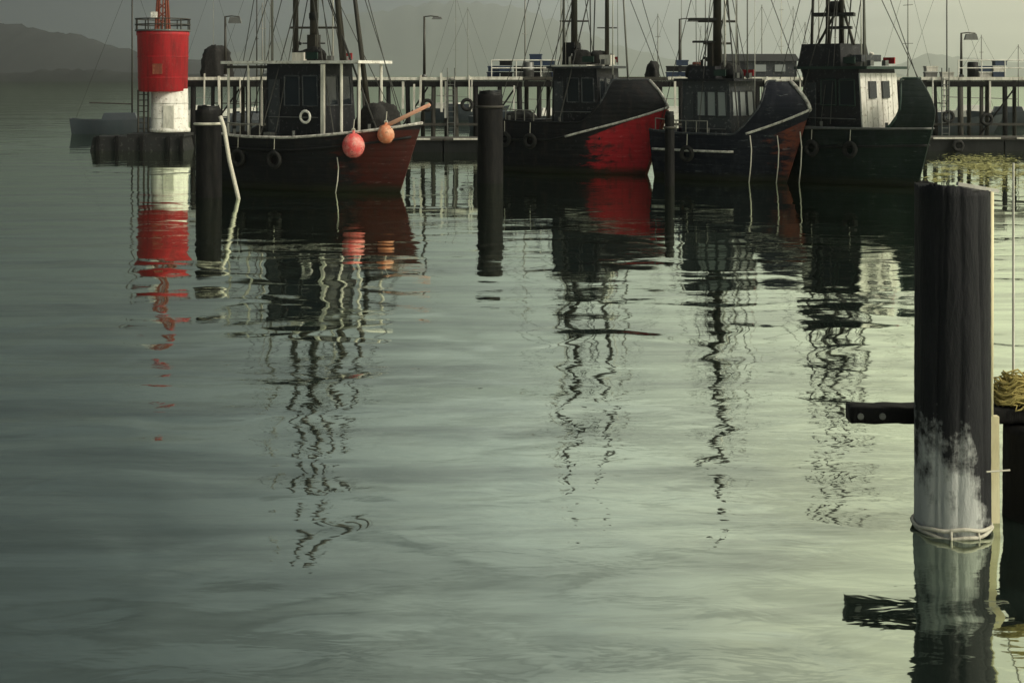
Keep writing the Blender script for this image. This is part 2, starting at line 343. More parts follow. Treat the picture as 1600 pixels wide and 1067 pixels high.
def ridge(name, Y, prof, depth, mat, seed, rough=1.0):
    """a hill: crest profile given as (px, py) seen at distance Y, falling to the water in front and behind"""
    rr = random.Random(seed); mb = MB(); V = []; K = 90; rows = 9
    x0, x1 = prof[0][0], prof[-1][0]
    for i in range(K + 1):
        px = x0 + (x1 - x0) * i / K
        for (a, ya), (c, yc) in zip(prof, prof[1:]):
            if a <= px <= c: py = ya + (yc - ya) * (px - a) / (c - a)
        zt = max(0.0, PZ(py, Y)) * (1 + rough * 0.05 * (rr.random() - 0.5))
        for j in range(rows + 1):
            u = j / rows * 2 - 1
            k = max(0.0, 1 - abs(u) ** 1.6) * (1 + 0.10 * rough * (rr.random() - 0.5) * (1 if 0 < abs(u) < 1 else 0))
            V.append((PX(px, Y), Y + u * depth, zt * k - 0.5))
    Fs = [(i * (rows + 1) + j, (i + 1) * (rows + 1) + j, (i + 1) * (rows + 1) + j + 1, i * (rows + 1) + j + 1) for i in range(K) for j in range(rows)]
    mb.add(V, Fs); return mb.build(name, mat, smooth=True, kind='structure')
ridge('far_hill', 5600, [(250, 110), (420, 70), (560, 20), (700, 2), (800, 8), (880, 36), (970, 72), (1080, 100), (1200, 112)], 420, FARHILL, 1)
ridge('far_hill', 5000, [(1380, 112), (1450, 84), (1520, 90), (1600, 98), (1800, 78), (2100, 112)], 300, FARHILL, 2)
ridge('headland_hill', 1250, [(-420, 50), (-200, 12), (-60, 22), (40, 42), (120, 52), (175, 72), (240, 84), (330, 96), (430, 113)], 150, HILLM, 3)
ridge('shore', 860, [(-460, 112), (-200, 109), (40, 112), (90, 108), (160, 110), (225, 113), (330, 115.5)], 30, SHOREM, 4, 3.0)

hz = MB(); hz.box((0, 3350, 179.5), (11000, 8300, 361))
hm = bpy.data.materials.new('haze_air'); hm.use_nodes = True; hn = hm.node_tree.nodes; hn.clear()
pv = hn.new('ShaderNodeVolumePrincipled'); pv.inputs['Color'].default_value = (0.90, 0.92, 0.92, 1); pv.inputs['Density'].default_value = 0.00024; pv.inputs['Anisotropy'].default_value = 0.88
ho = hn.new('ShaderNodeOutputMaterial'); hm.node_tree.links.new(pv.outputs[0], ho.inputs['Volume'])
hz.build('haze', hm, kind='stuff')

# ------------------------------------------------------------------ wharf
WY, WD = 78.0, 5.0; WX0, WX1 = PX(292, WY), PX(1760, WY); DECK = 3.82
wharf = thing('timber_wharf', 'long timber wharf on rows of dark piles behind the fishing boats', 'wharf', (0, WY, 0))
MB().box(((WX0 + WX1) / 2, WD / 2, DECK - 0.09), (WX1 - WX0, WD - 0.12, 0.16)).build('deck', TIMBER, wharf)
x = WX0
while x < WX1 - 0.5:
    ln = min(rnd.uniform(3.2, 5.2), WX1 - x)
    MB().box((x + ln / 2, -0.02, DECK - 0.03 + rnd.uniform(-.012, .012)), (ln - 0.05, 0.22, 0.17)).build('kerb_beam', PALE if rnd.random() < 0.85 else TIMBER, wharf)
    MB().box((x + ln / 2, 0.03, DECK - 0.34), (ln - 0.02, 0.24, 0.32)).build('header_beam', TARRED, wharf)
    x += ln
x = WX0 + 0.3
while x < WX1:
    r = rnd.uniform(0.11, 0.17)
    MB().tube((x, 0.05, -0.6), (x + rnd.uniform(-.12, .12), 0.05, DECK - 0.5), r, r * 0.93, 8).build('pile', TARRED if rnd.random() < .8 else TIMBER, wharf, True)
    if rnd.random() < 0.7:
        xb = x + rnd.uniform(0.3, 0.9)
        MB().tube((xb, WD - 0.4, -0.6), (xb, WD - 0.4, DECK - 0.17), 0.13, 0.12, 8).build('pile', TIMBER, wharf, True)
    for q in range(rnd.choice((0, 0, 1, 1, 1, 2))):
        xb = x + rnd.uniform(0.2, 0.9); top = DECK - rnd.uniform(.2, .55)
        MB().box((xb, -0.19, (top + rnd.uniform(1.2, 2.2)) / 2 + 0.2), (rnd.uniform(.06, .15), 0.07 + .01 * q, top - rnd.uniform(1.2, 1.9)), m=Matrix.Rotation(rnd.uniform(-.02, .02), 3, 'Y')).build('fender_board', PALE if rnd.random() < .7 else WHITE, wharf)
    x += rnd.uniform(0.85, 1.35)
for (a, c) in ((310, 520), (640, 900), (1040, 1150), (1450, 1740)):
    xa, xc = PX(a, WY), PX(c, WY)
    MB().box(((xa + xc) / 2, -0.10, 1.25), (xc - xa, 0.1, 0.14)).build('waler', TIMBER, wharf)
k = WX0 + 1
while k < WX1 - 3:
    MB().tube((k, -0.1, 0.5), (k + rnd.uniform(1.6, 2.4), -0.1, 3.3), 0.05, n=5).build('brace', TARRED, wharf); k += rnd.uniform(4, 7)

for px_ in (705, 1090, 1475):
    lx = PX(px_, WY); ld = MB()
    for sx in (-.2, .2): ld.tube((lx + sx, -.26, .2), (lx + sx, -.26, DECK + .55), .03)
    for q in range(12): ld.tube((lx - .2, -.26, .45 + q * .3), (lx + .2, -.26, .45 + q * .3), .02, n=5)
    ld.build('ladder', STEEL, wharf)
for px_ in (668, 730, 1105, 1480, 1540): MB().ring((PX(px_, WY), -.2, 1.9 + rnd.uniform(-.5, .6)), .28, .1, 'Y').build('tyre_fender', RUBBER, wharf, True)
def railing(px0, px1, label):
    x0, x1 = PX(px0, WY), PX(px1, WY)
    t = thing('railing', label, 'railing', (x0, WY + 0.3, DECK), group='pale railings along the wharf edge')
    n = max(2, int((x1 - x0) / 1.2)); w = x1 - x0
    for z in (0.55, 0.98): MB().tube((0, 0, z), (w, 0, z), 0.035, n=6).build('rail', WHITE, t)
    for i in range(n + 1): MB().tube((w * i / n, 0, -0.02), (w * i / n, 0, 1.0), 0.032, n=6).build('post', WHITE, t)
railing(768, 884, 'pale two-bar railing on the wharf left of the red-bowed boat')
railing(1500, 1610, 'pale two-bar railing at the wharf end beyond the near pile')

# ------------------------------------------------------------------ floating pontoons
def pontoon(px0, px1, Y, label):
    x0, x1 = PX(px0, Y), PX(px1, Y); w = x1 - x0
    t = thing('floating_pontoon', label, 'pontoon', (x0, Y, 0), group='dark floating pontoons in front of the wharf')
    n = max(1, round(w / 4.0))
    for i in range(n):
        MB().box((w * (i + .5) / n, 1.2, 0.12), (w / n - 0.08, 2.3, 0.95)).build('float', BLACK, t)
        MB().box((w * (i + .5) / n, 1.2, 0.66), (w / n - 0.03, 2.5, 0.10)).build('deck_panel', TIMBER, t)
        MB().box((w * (i + .5) / n + rnd.uniform(-.2, .2), -0.08, 0.69), (w / n * rnd.uniform(.55, .95), 0.06, 0.09)).build('edge_board', PALE, t)
        MB().ring((w * (i + .5) / n + rnd.uniform(-.8, .8), -0.16, 0.3), 0.24, 0.09, 'Y').build('tyre_fender', RUBBER, t, True)
    return t
pontoon(560, 1090, 72.5, 'dark floating pontoon behind the two nearer-left boats')
pontoon(1440, 1700, 73.5, 'dark floating pontoon right of the green boat')

# ------------------------------------------------------------------ lamp posts
def lamp_post(px, top, Y, label, style):
    z = PZ(top, Y) - DECK
    t = thing('lamp_post', label, 'lamp post', (PX(px, Y), Y, DECK), group='lamp posts on the wharf')
    MB().lathe([(0.16, -0.02), (0.16, 0.12), (0.10, 0.2)], n=10).build('base', STEEL, t, True)
    MB().tube((0, 0, 0.1), (0, 0, z), 0.085, 0.055, 8).build('post', MASTM, t, True)
    a = MB().path([(0, 0, z - 0.02), (0.35, 0, z + 0.02), (0.8, 0, z - 0.02)], 0.035).build('arm', MASTM, t, True)
    if style == 'box': MB().box((0.55, 0, z - 0.22), (0.75, 0.28, 0.34), taper=0.75).build('lamp_head', STEEL, t)
    else: MB().box((0.72, 0, z - 0.10), (0.62, 0.24, 0.13), taper=0.7).build('lamp_head', STEEL, t)
    return t
lamp_post(352, 26, WY + 1.2, 'dark lamp post behind the stern of the boat nearest the red tower', 'box')
lamp_post(663, 26, WY + 1.2, 'tall dark lamp post standing alone between the two left boats', 'slim')
lamp_post(1062, 30, WY + 1.2, 'lamp post on the wharf between red-bowed boat and blue boat', 'slim')
lamp_post(1502, 52, WY + 1.6, 'short lamp post on the wharf right of the green boat', 'box')

# ------------------------------------------------------------------ red and white light tower
TY = 75.0
tw = thing('light_tower', 'red and white harbour light tower on a low dark platform', 'light tower', (PX(257, TY), TY, 0))
s = TY / F
MB().box((-1.35 + 0.2, 0, 0.28), (5.0, 2.4, .95), taper=0.93).build('platform', CONC, tw)
MB().box((-0.2, 0, 0.82), (3.0, 2.2, 0.16)).build('plinth', CONC, tw)
MB().lathe([(1.08, 0.96), (1.08, 1.12), (0.98, 1.2), (0.95, 3.25)], (0.28, 0, 0), 28).build('white_column', WHITE, tw, True)
MB().lathe([(1.20, 3.10), (1.28, 3.14), (1.34, 6.05), (1.38, 6.1), (1.38, 6.28), (1.30, 6.3)], (-0.08, 0, 0), 32).build('red_drum', RED, tw, True)
for zz in (3.85, 4.95): MB().ring((-0.08, 0, zz), 1.31 + (zz - 3.85) * .02, .022, n=32).build('plate_band', RED, tw, True)
for zz in (1.7, 2.5): MB().ring((.28, 0, zz), .97, .018, n=28).build('plate_band', WHITE, tw, True)
for xx in (-3.2, -2.2, -.9, .5, 1.2): MB().box((xx, -1.22, .35), (.16, .12, .9)).build('fender_post', TARRED, tw)
MB().lathe([(1.45, 6.30), (1.45, 6.38)], (-0.08, 0, 0), 28).build('gallery_deck', STEEL, tw)
for zz in (6.65, 6.95): MB().ring((-0.08, 0, zz), 1.42, 0.035, n=28).build('gallery_rail', MASTM, tw, True)
for i in range(10):
    a = 2 * math.pi * i / 10
    MB().tube((-0.08 + 1.42 * math.cos(a), 1.42 * math.sin(a), 6.36), (-0.08 + 1.42 * math.cos(a), 1.42 * math.sin(a), 6.97), 0.035).build('rail_post', MASTM, tw)
for dx in (-1.25, -0.95, -0.72):
    MB().tube((dx, -0.55, 0.95), (dx, -0.55, 3.2), 0.055, n=6).build('leg', MASTM, tw)
for i in range(7): MB().tube((-1.25, -0.56, 1.15 + i * 0.3), (-0.72, -0.56, 1.15 + i * 0.3), 0.025, n=5).build('rung', MASTM, tw)
bm_ = MB()
for sx, sy in ((-.3, -.3), (.3, -.3), (.3, .3), (-.3, .3)): bm_.tube((-0.1 + sx, sy, 6.35), (-0.1 + sx * .55, sy * .55, 9.2), 0.07, 0.05)
for i in range(6):
    z0 = 6.5 + i * .45; k = 1 - .45 * (z0 - 6.35) / 2.85; k2 = 1 - .45 * (z0 + .4 - 6.35) / 2.85
    bm_.tube((-0.1 - .3 * k, -.3 * k, z0), (-0.1 + .3 * k2, -.3 * k2, z0 + .4), 0.035, n=5).tube((-0.1 + .3 * k, .3 * k, z0), (-0.1 - .3 * k2, .3 * k2, z0 + .4), 0.035, n=5)
bm_.build('lattice_mast', RUST, tw)
MB().lathe([(0.34, 9.2), (0.34, 9.3), (0.2, 9.35), (0.2, 9.75), (0.28, 9.78), (0.05, 10.0)], (-0.1, 0, 0), 14).build('lantern', RED, tw, True)
MB().tube((0.0, -.45, 6.4), (0.05, -.4, 8.6), 0.04).build('pipe', RUST, tw)
MB().box((-0.45, -0.4, 7.15), (0.3, 0.25, 0.35)).build('signal_box', WHITE, tw)
MB().box((0.45, -0.93, 1.75), (0.55, 0.12, 1.25)).build('door', PALE, tw)
MB().box((-0.05, -1.30, 4.3), (0.5, 0.1, 0.55)).build('hatch', RUST, tw)

# ------------------------------------------------------------------ fishing boats
def sstep(a, b_, x):
    t = min(1, max(0, (x - a) / (b_ - a))); return t * t * (3 - 2 * t)
class Hull:
    def __init__(s, L, B, zs, zb, rake=0.7, stern=0.82, whale=None, belt=None):
        s.L, s.B, s.zs, s.zb, s.rake, s.stern, s.whale, s.belt = L, B, zs, zb, rake, stern, whale, belt
    def sheer(s, t):
        up = sstep(s.whale[0], s.whale[1], t) if s.whale else max(0, (t - .42) / .58) ** 1.8
        return s.zs + (s.zb - s.zs) * up + 0.10 * max(0, (.25 - t) / .25) ** 2
    def lean(s, z):
        if not s.belt: return z / s.zb
        return z / s.belt if z <= s.belt else 1 - 0.85 * ((z - s.belt) / (s.zb - s.belt)) ** 1.5
    def half(s, t, z):
        b_ = s.B / 2 * (s.stern + (1 - s.stern) * sstep(0, .35, t)) * max(0.0, 1 - max(0, (t - .45) / .55) ** 2.3)
        q = min(1, max(0, (z + .5) / (s.sheer(t) + .5)))
        lo = 0.72 - 0.55 * sstep(.35, 1, t)
        return b_ * (lo + (1 - lo) * math.sin(q * math.pi / 2) ** (0.8 + 0.9 * sstep(.5, 1, t))) + 0.025
    def x(s, t, z): return -s.L / 2 + s.L * t + s.rake * s.lean(z) * sstep(.55, 1, t) - 0.12 * (z / s.zs) * (1 - sstep(0, .2, t))
    def pt(s, t, z, side, off=0.0): return Vector((s.x(t, z), side * (s.half(t, z) + off), z))
    def shell(s, K=36, J=12):
        mb = MB()
        for side in (-1, 1):
            V = [s.pt(i / K, -.5 + (s.sheer(i / K) + .5) * j / J, side) for i in range(K + 1) for j in range(J + 1)]
            Fs = []
            for i in range(K):
                for j in range(J):
                    q = (i * (J + 1) + j, (i + 1) * (J + 1) + j, (i + 1) * (J + 1) + j + 1, i * (J + 1) + j + 1)
                    Fs.append(q if side < 0 else q[::-1])
            mb.add(V, Fs)
            Vi = []; 
            for i in range(K + 1):
                t = i / K; z = s.sheer(t)
                for q in (z, z - s.bul):
                    p = s.pt(t, q, side); p.y = side * max(0.004, abs(p.y) - 0.07); p.x -= 0.05 * sstep(.8, 1, t); Vi.append(p)
            mb.add(Vi, [(i * 2, i * 2 + 1, i * 2 + 3, i * 2 + 2) for i in range(K)])
        V = []
        for j in range(J + 1):
            z = -.5 + (s.sheer(0) + .5) * j / J; V += [s.pt(0, z, -1), s.pt(0, z, 1)]
        mb.add(V, [(2 * j + 1, 2 * j, 2 * j + 2, 2 * j + 3) for j in range(J)])
        p, q = s.pt(1, -.5, -1), s.pt(1, s.zb, -1)
        V = [s.pt(1, -.5 + (s.zb + .5) * j / J, sd) for j in range(J + 1) for sd in (-1, 1)]
        mb.add(V, [(2 * j, 2 * j + 1, 2 * j + 3, 2 * j + 2) for j in range(J)])
        return mb
    bul = 0.55
    def deck(s, K=30):
        V = []
        for i in range(K + 1):
            t = .01 + .97 * i / K; z = s.sheer(t) - s.bul
            for sd in (-1, 1):
                p = s.pt(t, z, sd); p.y = sd * max(.003, abs(p.y) - .06); V.append(p)
        return MB().add(V, [(2 * i, 2 * i + 2, 2 * i + 3, 2 * i + 1) for i in range(K)])
    def strake(s, zf, t0, t1, r, off=0.03, K=30, sides=(-1, 1)):
        mb = MB()
        for sd in sides: mb.path([s.pt(t0 + (t1 - t0) * i / K, zf(t0 + (t1 - t0) * i / K), sd, off) for i in range(K + 1)], r, 6)
        return mb

def wheelhouse(root, x0, x1, w, z0, z1, mat, roofmat, side_win, front_win, glass, rake=0.18, name='wheelhouse', over=(0.25, 0.25), fmat=None, door=True):
    hw = w / 2
    V = [(x0, -hw, z0), (x1, -hw, z0), (x1, hw, z0), (x0, hw, z0), (x0 + .03, -hw * .95, z1), (x1 - rake, -hw * .95, z1), (x1 - rake, hw * .95, z1), (x0 + .03, hw * .95, z1)]
    house = MB().add(V, [(0, 3, 2, 1), (4, 5, 6, 7), (0, 1, 5, 4), (1, 2, 6, 5), (2, 3, 7, 6), (3, 0, 4, 7)]).build(name, mat, root)
    hgt = z1 - z0; zc0, zc1 = z0 + hgt * .52, z0 + hgt * .86
    def lerp(a, b_, u): return Vector(a) * (1 - u) + Vector(b_) * u
    def face(bl, br, tl, tr, cnt, nm, gmat, u0=.1, u1=.9, v0=.52, v1=.86):
        for i in range(cnt):
            a = u0 + (u1 - u0) * (i + .1) / cnt; c = u0 + (u1 - u0) * (i + .9) / cnt
            q = lambda u, v: lerp(lerp(bl, br, u), lerp(tl, tr, u), v)
            p = [q(a, v0), q(c, v0), q(c, v1), q(a, v1)]
            nrm = (p[1] - p[0]).cross(p[3] - p[0]).normalized()
            MB().add([k + nrm * .012 for k in p], [(0, 1, 2, 3)]).add([k - nrm * .01 for k in p], [(3, 2, 1, 0)]).build('window_pane', gmat, house)
            f = MB()
            for e in range(4): f.tube(p[e] + nrm * .015, p[(e + 1) % 4] + nrm * .015, 0.028, n=5)
            f.build('window_frame', fmat or roofmat, house)
    if side_win:
        face(V[0], V[1], V[4], V[5], side_win, 's', glass, .3 if door else .08, .95)
        face(V[2], V[3], V[6], V[7], side_win, 's', glass, .08, .9)
        if door:
            dv = [lerp(V[0], V[1], u) for u in (.06, .24)]; zt = z0 + hgt * .82
            MB().box(((dv[0].x + dv[1].x) / 2, -hw * .985 - .01, (z0 + zt) / 2 + .03), (dv[1].x - dv[0].x, 0.06, zt - z0 - .06)).build('door', SLATE, house)
    if front_win: face(V[1], V[2], V[5], V[6], front_win, 'f', glass, .06, .94)
    MB().box(((x0 - over[0] + x1 - rake + over[1]) / 2, 0, z1 + .05), (x1 - rake - x0 + over[0] + over[1], w + .16, 0.10)).build('roof', roofmat, root)
    return house

def mast(root, x, y, z0, z1, r, mat, lean=(0, 0), bars=(), r1=None, name='mast'):
    top = (x + lean[0], y + lean[1], z1)
    m_ = MB().tube((x, y, z0), top, r, r * .6 if r1 is None else r1, 8).build(name, mat, root, True)
    for (z, half, rr, ang) in bars:
        k = (z - z0) / (z1 - z0); c = Vector((x + lean[0] * k, y + lean[1] * k, z)); d = Vector((math.cos(ang), math.sin(ang), 0)) * half
        MB().tube(c - d, c + d, rr, n=6).build('crossbar', mat, m_)
    return m_
def stay(root, a, b_, r=0.016, mat=None, sag=0.0, name='stay'):
    a, b_ = Vector(a), Vector(b_); pts = [a.lerp(b_, i / 6) - Vector((0, 0, sag * 4 * (i / 6) * (1 - i / 6))) for i in range(7)] if sag else [a, b_]
    return MB().path(pts, r, 5).build(name, mat or WIRE, root)
def rail_run(root, hull, t0, t1, n, h, side=-1, mat=None, r=0.022):
    prev = None; mat = mat or MASTG
    for i in range(n + 1):
        t = t0 + (t1 - t0) * i / n; p = hull.pt(t, hull.sheer(t), side, -.04); q = p + Vector((0, 0, h))
        MB().tube(p, q, r, n=5).build('stanchion', mat, root)
        if prev: MB().tube(prev, q, r, n=5).build('guard_rail', mat, root)
        prev = q
def net_lump(c, d, seed, n=26, m_=12):
    rr = random.Random(seed); mb = MB(); V = []
    ph = [rr.uniform(0, 6.28) for _ in range(8)]
    for j in range(m_ + 1):
        v = j / m_
        for i in range(n):
            a = 2 * math.pi * i / n
            k = math.cos(v * math.pi / 2) ** .6 * (1 + .16 * math.sin(3 * a + ph[0] + 2 * v) + .09 * math.sin(7 * a + ph[1]) + .08 * rr.uniform(-1, 1))
            z = math.sin(v * math.pi / 2) ** .8 * (1 + (1 - v) * (.25 * math.sin(2 * a + ph[2]) + .2 * math.sin(5 * a + ph[3])))
            V.append((c[0] + d[0] * k * math.cos(a), c[1] + d[1] * k * math.sin(a), c[2] + d[2] * z + .03 * rr.uniform(-1, 1) * d[2]))
    mb.add(V, [(j * n + i, j * n + (i + 1) % n, (j + 1) * n + (i + 1) % n, (j + 1) * n + i) for j in range(m_) for i in range(n)])
    return mb

def dress(root, hull, house, roof_z, seed, tyres):
    """the small gear every one of these boats carries: side light boards, vents, handrail, horn, deck lamps, tyres over the side"""
    g = random.Random(seed); x0, x1, w = house
    for sd in (-1, 1):
        y = sd * (w / 2 + .06)
        MB().box((x1 - .5, y, roof_z + .22), (.5, .05, .24)).build('side_light_board', RED if sd > 0 else GREENP, root)
        hr = MB().tube((x0 + .2, y, roof_z - 1.9), (x1 - .3, y, roof_z - 1.9), .022, n=5)
        for q in (x0 + .2, (x0 + x1) / 2, x1 - .3): hr.tube((q, y, roof_z - 1.9), (q, y - sd * .08, roof_z - 1.9), .018, n=5)
        hr.build('handrail', STEEL, root)
    for q in range(3):
        vx, vy, vh = g.uniform(x0, x1 - .3), g.uniform(-.6, .6), g.uniform(.3, .7)
        MB().path([(vx, vy, roof_z), (vx, vy, roof_z + vh), (vx + .1, vy, roof_z + vh + .1), (vx + .2, vy, roof_z + vh + .06)], .06, 8).build('vent_pipe', g.choice([STEEL, BLACK, PALE]), root, True)
    for q in (-.5, .4):
        MB().box((x1 - .1, q, roof_z + .12), (.16, .2, .2)).build('deck_lamp', STEEL, root)
    for q in range(3): mast(root, g.uniform(x0 - .2, x1), g.uniform(-.7, .7), roof_z, roof_z + g.uniform(1.4, 5.5), .016, MASTG if q else MASTL, lean=(g.uniform(-.2, .2), 0), name='whip_aerial')
    for q in range(7):
        hgt = g.uniform(7.0, 11.5); t_ = g.choice((.04, .15, .3, .5, .7, .85)); sd = g.choice((-1, 1))
        e = hull.pt(t_, hull.sheer(t_), sd, -.05)
        stay(root, (g.uniform(x0 + .6, x1 - .6), g.uniform(-.1, .1), hgt), e, g.choice((.014, .02, .028)), sag=g.uniform(0, .12))
    for q in range(2):
        bx, bz_ = g.uniform(x0, x1 - .5), roof_z + g.uniform(.12, .2)
        roll = net_lump((bx, g.uniform(-.4, .4), bz_ - .12), (g.uniform(.3, .55), .32, g.uniform(.35, .6)), seed * 10 + q, 20, 8)
        roll.build('rolled_net', NETB, root, True)
    for t_ in tyres:
        p = hull.pt(t_, hull.sheer(t_) - .75, -1, .09); q = hull.pt(t_, hull.sheer(t_), -1, .02)
        ty = MB().ring((0, 0, 0), .24, .085, 'Y', 16, 7).build('tyre_fender', RUBBER, root, True); ty.location = p
        MB().tube(Vector((0, 0, .22)), q - p, .014).build('lanyard', ROPEW, ty)
    for t_ in (.12, .5, .82):
        p = hull.pt(t_, hull.sheer(t_) + .02, -1, -.12); MB().tube(p, p + Vector((0, 0, .22)), .05, .06).build('bollard', STEEL, root)
    for t_ in (.2, .35, .6):
        z = hull.sheer(t_) - hull.bul - .02; p = hull.pt(t_, z, -1, .012); MB().box(p, (.22, .05, .07)).build('scupper', BLACK, root)

# ---- boat A: black hull with brown-red bow, long pale-edged canopy
AY = 49.5
aroot = thing('fishing_boat', 'black fishing boat with brown-red bow, pink buoys and long pale canopy', 'fishing boat', (PX(494, AY), AY, 0), R(-27), 'fishing boats moored at the wharf')
A = Hull(6.9, 2.9, 1.82, 2.35, 0.85)
A.shell().build('hull', hull_paint('hull_black_brown', (0.011, 0.012, 0.014), (0.062, 0.015, 0.012), 1.7, (0.05, 1.95), (0.03, 0.024, 0.022)), aroot, True)
A.deck().build('deck', TIMBER, aroot)
A.strake(lambda t: A.sheer(t) + .02, 0, 1, 0.055, -.02).build('gunwale', WORN, aroot, True)
A.strake(lambda t: A.sheer(t) - .42, 0.02, .98, 0.05, .03).build('rubbing_strake', BLACK, aroot, True)
wheelhouse(aroot, -1.45, 1.05, 2.0, 1.35, 4.38, DARKH, WHITE, 2, 2, GLASS, over=(1.9, 1.6), fmat=SLATE)
for (xx, yy) in ((2.25, -.7), (2.25, .7), (1.7, -.95)): MB().tube((xx, yy, 1.5), (xx, yy, 4.37), 0.05).build('canopy_post', PALE, aroot)
MB().box((0.99, -1.02, 2.9), (0.13, 0.1, 2.9)).build('corner_post', PALE, aroot)
for (xx, yy) in ((-3.1, -.95), (-3.1, .95), (-2.2, -.98)): MB().tube((xx, yy, 1.3), (xx, yy, 4.36), 0.045).build('canopy_post', PALE, aroot)
MB().box((-2.4, 0, 4.27), (1.7, 2.0, 0.1)).build('canopy_lining', TIMBER, aroot)
MB().box((-0.3, -0.5, 4.62), (0.5, 0.35, 0.3)).build('life_raft', PALE, aroot)
MB().ring((0.3, -1.08, 2.55), 0.2, 0.05, 'Y').build('life_ring', WHITE, aroot, True)
m1 = mast(aroot, -0.1, 0, 4.43, 12.6, 0.15, MASTM, bars=((5.65, .85, .045, R(27)), (7.9, .5, .03, R(27)), (5.1, .4, .03, R(27))))
MB().lathe([(.14, 5.9), (.17, 6.0), (.17, 6.15), (.1, 6.22)], (-0.1, 0, 0), 10).build('radar_dome', BLACK, m1, True)
MB().box((-0.1, 0, 5.15), (.34, .34, .5)).build('mast_box', MASTM, m1)
mast(aroot, -0.95, 0.1, 4.43, 12.2, 0.11, MASTM)
mast(aroot, -1.75, -0.2, 4.4, 10.8, 0.05, MASTG)
mast(aroot, 2.3, 0, 1.9, 9.9, 0.10, MASTM, lean=(-1.15, 0), name='boom')
mast(aroot, 1.35, -.3, 4.4, 10.5, 0.13, MASTM, lean=(-.75, .1), r1=.06, name='derrick')
mast(aroot, 0.5, .3, 4.4, 8.5, 0.035, MASTL, name='aerial'); mast(aroot, -2.6, .5, 4.35, 7.5, 0.02, MASTG, name='aerial')
for (a, c) in (((-.1, 0, 12.3), (3.6, 0, 2.4)), ((-.1, 0, 11), (-3.3, .4, 1.9)), ((-.1, 0, 9.5), (-.8, -1.3, 1.9)), ((-.1, 0, 9.5), (.9, 1.2, 2.0)), ((-.95, 0.1, 10), (-3.2, -.9, 1.9)), ((1.2, 0, 9.7), (3.4, .1, 2.4)), ((-.1, 0, 8.2), (.7, 0, 4.5)), ((-1.75, -.2, 10.5), (-3.2, 0, 4.4))):
    stay(aroot, a, c)
MB().path([(2.5, -.5, 2.0), (3.4, -.5, 2.35), (4.75, -.2, 3.0)], 0.085, 8, 0.06).build('bowsprit', weathered('salmon_spar', (0.55, 0.27, 0.18), (0.45, 0.38, 0.30), .6, 5), aroot, True)
MB().box((-1.1, -1.25, 1.75), (.3, .25, .5)).build('winch', STEEL, aroot)
rail_run(aroot, A, .03, .3, 4, .45)
dress(aroot, A, (-1.45, 1.05, 2.0), 4.43, 1, (.16, .40))
def on(root, p): return root.matrix_basis @ Vector(p)
def lb(root, name, mb, mat, label, cat, group=None, smooth=True):
    o = mb.build(name, mat, None, smooth); o.matrix_basis = root.matrix_basis.copy(); return tag(o, label, cat, group)
def buoy(root, c, r, mat, label, axis=(0, 0, 1)):
    p = on(root, c); t = thing('buoy', label, 'buoy', p, 0, 'round buoys hung on the black boat')
    MB().lathe([(.02, -r)] + [(r * math.sin(a) * .96, -r * 1.06 * math.cos(a) - .06 * r * math.sin(a)) for a in [math.pi * i / 10 for i in range(1, 10)]] + [(.05, r), (.05, r * 1.25)], n=18).build('float', mat, t, True)
    MB().ring((0, 0, r * 1.3), .05, .02, 'Y', 8, 5).build('eye', ROPEW, t, True)
    MB().tube((0, 0, r * 1.3), (0.02, 0.1, r * 1.3 + .35), 0.014).build('lanyard', ROPEW, t)
    return t
aroot.matrix_basis; bpy.context.view_layer.update()
buoy(aroot, (2.3, -1.12, 1.62), .40, PINK, 'big pink-red round buoy hung on the black boat side')
buoy(aroot, (3.25, -.58, 2.0), .31, ORANGE, 'pale orange buoy nearer the bow tip of the black boat')
lb(aroot, 'net_heap', net_lump((2.5, .1, 1.55), (.85, .75, 1.45), 5), NETB, 'black heap of netting on the bow of the pink-buoyed boat', 'netting')
lb(aroot, 'net_heap', net_lump((-2.1, -.3, 1.25), (.8, .7, .9), 6), NETB, 'low dark net heap at the stern under the pale canopy', 'netting')

# ---- boat B: black, red bow, white sheer line
BY = 58.0
broot = thing('fishing_boat', 'black fishing boat with bright red bow below a white sheer line', 'fishing boat', (PX(899, BY), BY, 0), R(-30), 'fishing boats moored at the wharf')
Bh = Hull(6.35, 3.0, 2.05, 3.78, 0.95, whale=(.62, .84), belt=2.65); Bh.bul = .7
belt = lambda t: 1.35 + 1.35 * max(0, (t - .4) / .6) ** 1.5
Bh.shell().build('hull', hull_paint('hull_black_red', (0.010, 0.011, 0.014), (0.42, 0.020, 0.030), 1.15, (0.42, 1.02), (0.035, 0.025, 0.025)), broot, True)
Bh.deck().build('deck', TIMBER, broot)
Bh.strake(lambda t: Bh.sheer(t) + .02, 0, .72, 0.05, -.02).build('gunwale', BLACK, broot, True)
Bh.strake(lambda t: Bh.sheer(t) + .02, .72, 1, 0.045, -.02).build('bow_rail_cap', SLATE, broot, True)
MB().path([Bh.pt(1, 2.65 + 1.13 * i / 8, -1, 0) + Vector((.03, 0, 0)) for i in range(9)], 0.06).build('white_stem_edge', WORN, broot, True)
Bh.strake(belt, .55, 1.0, 0.05, .03).build('white_sheer_line', WORN, broot, True)
Bh.strake(belt, .02, .55, 0.05, .03).build('rubbing_strake', BLACK, broot, True)
MB().path([Bh.pt(1, z, -1, 0) + Vector((.03, 0, 0)) for z in [i * 2.6 / 8 for i in range(9)]], 0.06).build('stem_post', RUST, broot, True)
wheelhouse(broot, -0.55, 1.65, 2.1, 1.4, 4.25, DARKH, SLATE, 2, 3, GLASS, over=(.2, .3))
MB().box((0.3, 0, 4.36), (1.6, 2.3, 0.07)).build('roof_edge', WHITE, broot)
